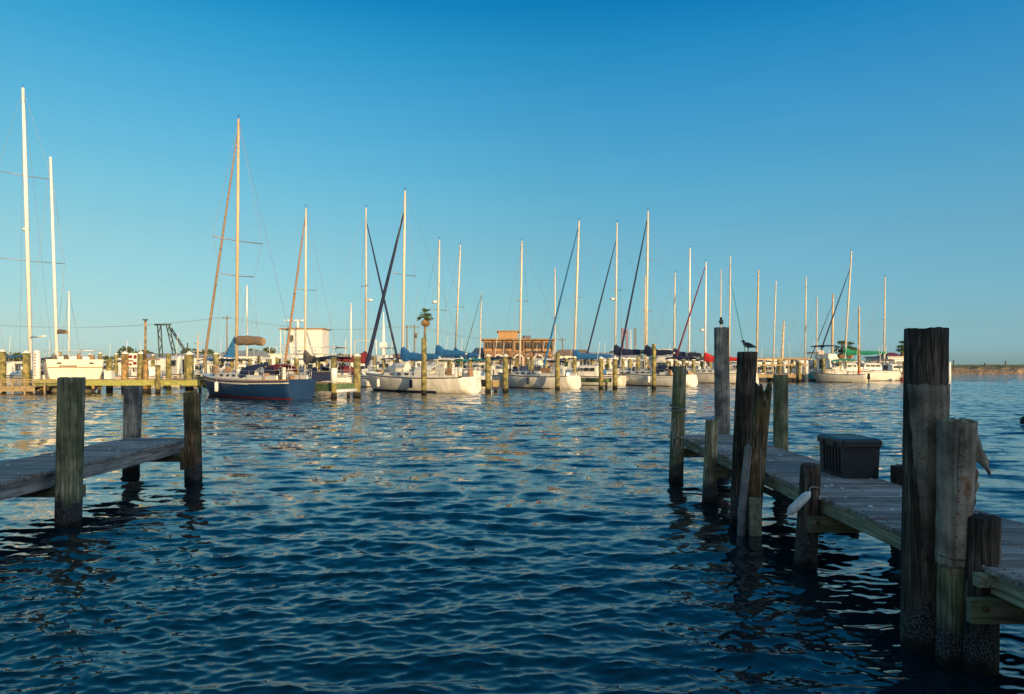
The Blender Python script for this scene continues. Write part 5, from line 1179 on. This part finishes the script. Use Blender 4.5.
def tower(label, px, ytop, Y=700, wpx=2.0, m='towerred', y0=354):
    w_ = wpx*Y/F; r = empty('lattice_tower', (PX(px, Y), Y, 0), label, 'tower', 'lattice towers on the horizon'); zt = PZ(ytop, Y)
    for sx in (-1, 1):
        for sy in (-1, 1): MB().tube([(sx*w_/2, sy*w_/2, 0), (sx*w_*.4, sy*w_*.4, zt)], w_*.10, 4).build('leg', M[m], r)
    n = 12
    for i in range(n):
        z0, z1 = zt*i/n, zt*(i+1)/n
        for sy in (-1, 1):
            s = 1 if i % 2 else -1; MB().tube([(-s*w_*.45, sy*w_*.45, z0), (s*w_*.45, sy*w_*.45, z1)], w_*.07, 4).build('brace', M[m], r)
tower('leftmost red lattice tower on the horizon', 622.5, 328); tower('middle red lattice tower on the horizon', 626.8, 329)
tower('thin white tower right of the red lattice towers', 630.7, 330, wpx=1.2, m='mast_white'); tower('grey orange lattice tower, the rightmost of the four', 635.2, 328, wpx=2.2, m='trunk')
lt = empty('channel_marker_mast', (PX(783.5, 98), 98, 0), 'stepped pole with short rungs behind the railed pier', 'pole')
MB().tube([(-.35, 0, 0), (.05, 0, PZ(321, 98))], [.2, .12], 8).build('pole', M['mast_tan'], lt)
for i in range(9): MB().box((-.3+i*.035, 0, 1.8+i*.72), (.55, .06, .07)).build('rung', M['mast_tan'], lt)
ct = empty('signal_tower', (PX(383.5, 120), 120, .5), 'slender white tapered tower between the crossing dark jibs', 'tower')
MB().tube([(0, 0, 0), (0, 0, 5), (0, 0, 11)], [.5, .35, .08], 8).build('mast', M['mast_white'], ct); MB().box((0, 0, 5.2), (1.2, .8, .9)).build('platform', M['mast_white'], ct)
ar = empty('radar_arch', (PX(364.5, 76), 76, 0), 'square white tubular gantry behind the dark red sail cover', 'gantry')
MB().tube([(-1.1, 0, .9), (-1.1, 0, 4.95), (1.3, 0, 4.95), (1.3, 0, .9)], .09, 8).build('frame', M['mast_white'], ar); MB().box((.1, 0, .9), (3, 1.6, .3)).build('platform', M['cabin_white'], ar)
# trees and scrub on the shore
def scrub_mass(label, px0, px1, Y, ytop, n, seed, name='tree_line'):
    g = random.Random(seed); mb = MB(); zt = PZ(ytop, Y)
    x0, x1 = PX(px0, Y), PX(px1, Y); ph = g.uniform(0, 6)
    for i in range(n):
        x = g.uniform(x0, x1); e = min(1, (x-x0)/4, (x1-x)/4); hh = max(.5, (zt-.9)*(.62+.25*math.sin(x*.35+ph)+.15*math.sin(x*1.1))*e)
        z = .9+hh*g.random()**.8; y = Y+g.uniform(-3, 3); s = g.uniform(.25, .6)
        a = Vector((g.gauss(0, 1), g.gauss(0, 1), g.gauss(0, 1))).normalized(); b_ = a.orthogonal().normalized(); c = a.cross(b_)
        p = Vector((x, y, z)); mb.add([p+b_*s, p+c*s, p-b_*s, p-c*s, p+a*s*.4], [(0, 1, 4), (1, 2, 4), (2, 3, 4), (3, 0, 4)])
    return tag(mb.build(name, M['bush']), label, 'trees', kind='stuff')
scrub_mass('dark far off tree line behind the left half of the marina', 80, 290, 190, 346.5, 3800, 1)
scrub_mass('low dark trees behind the middle of the marina', 285, 500, 200, 353, 3000, 2)
scrub_mass('low scrub behind the marina between the restaurant and the gulls', 560, 760, 200, 352, 3000, 3)
scrub_mass('low green scrub behind the right part of the marina', 755, 925, 190, 357, 2200, 4)
scrub_mass('low dark trees behind the large ketch', -60, 85, 180, 352, 2200, 5)
for i, (px, ytop) in enumerate(((953.5, 360), (1005.5, 361), (985, 363))):
    mk = MB().tube([(0, 0, 1), (0, 0, PZ(ytop, 172))], .16, 6).build('marker_post', M['darksteel'], None, (PX(px, 172), 172, 0)); tag(mk, ('left', 'right', 'short middle')[i]+' dark post standing on the breakwater', 'post')
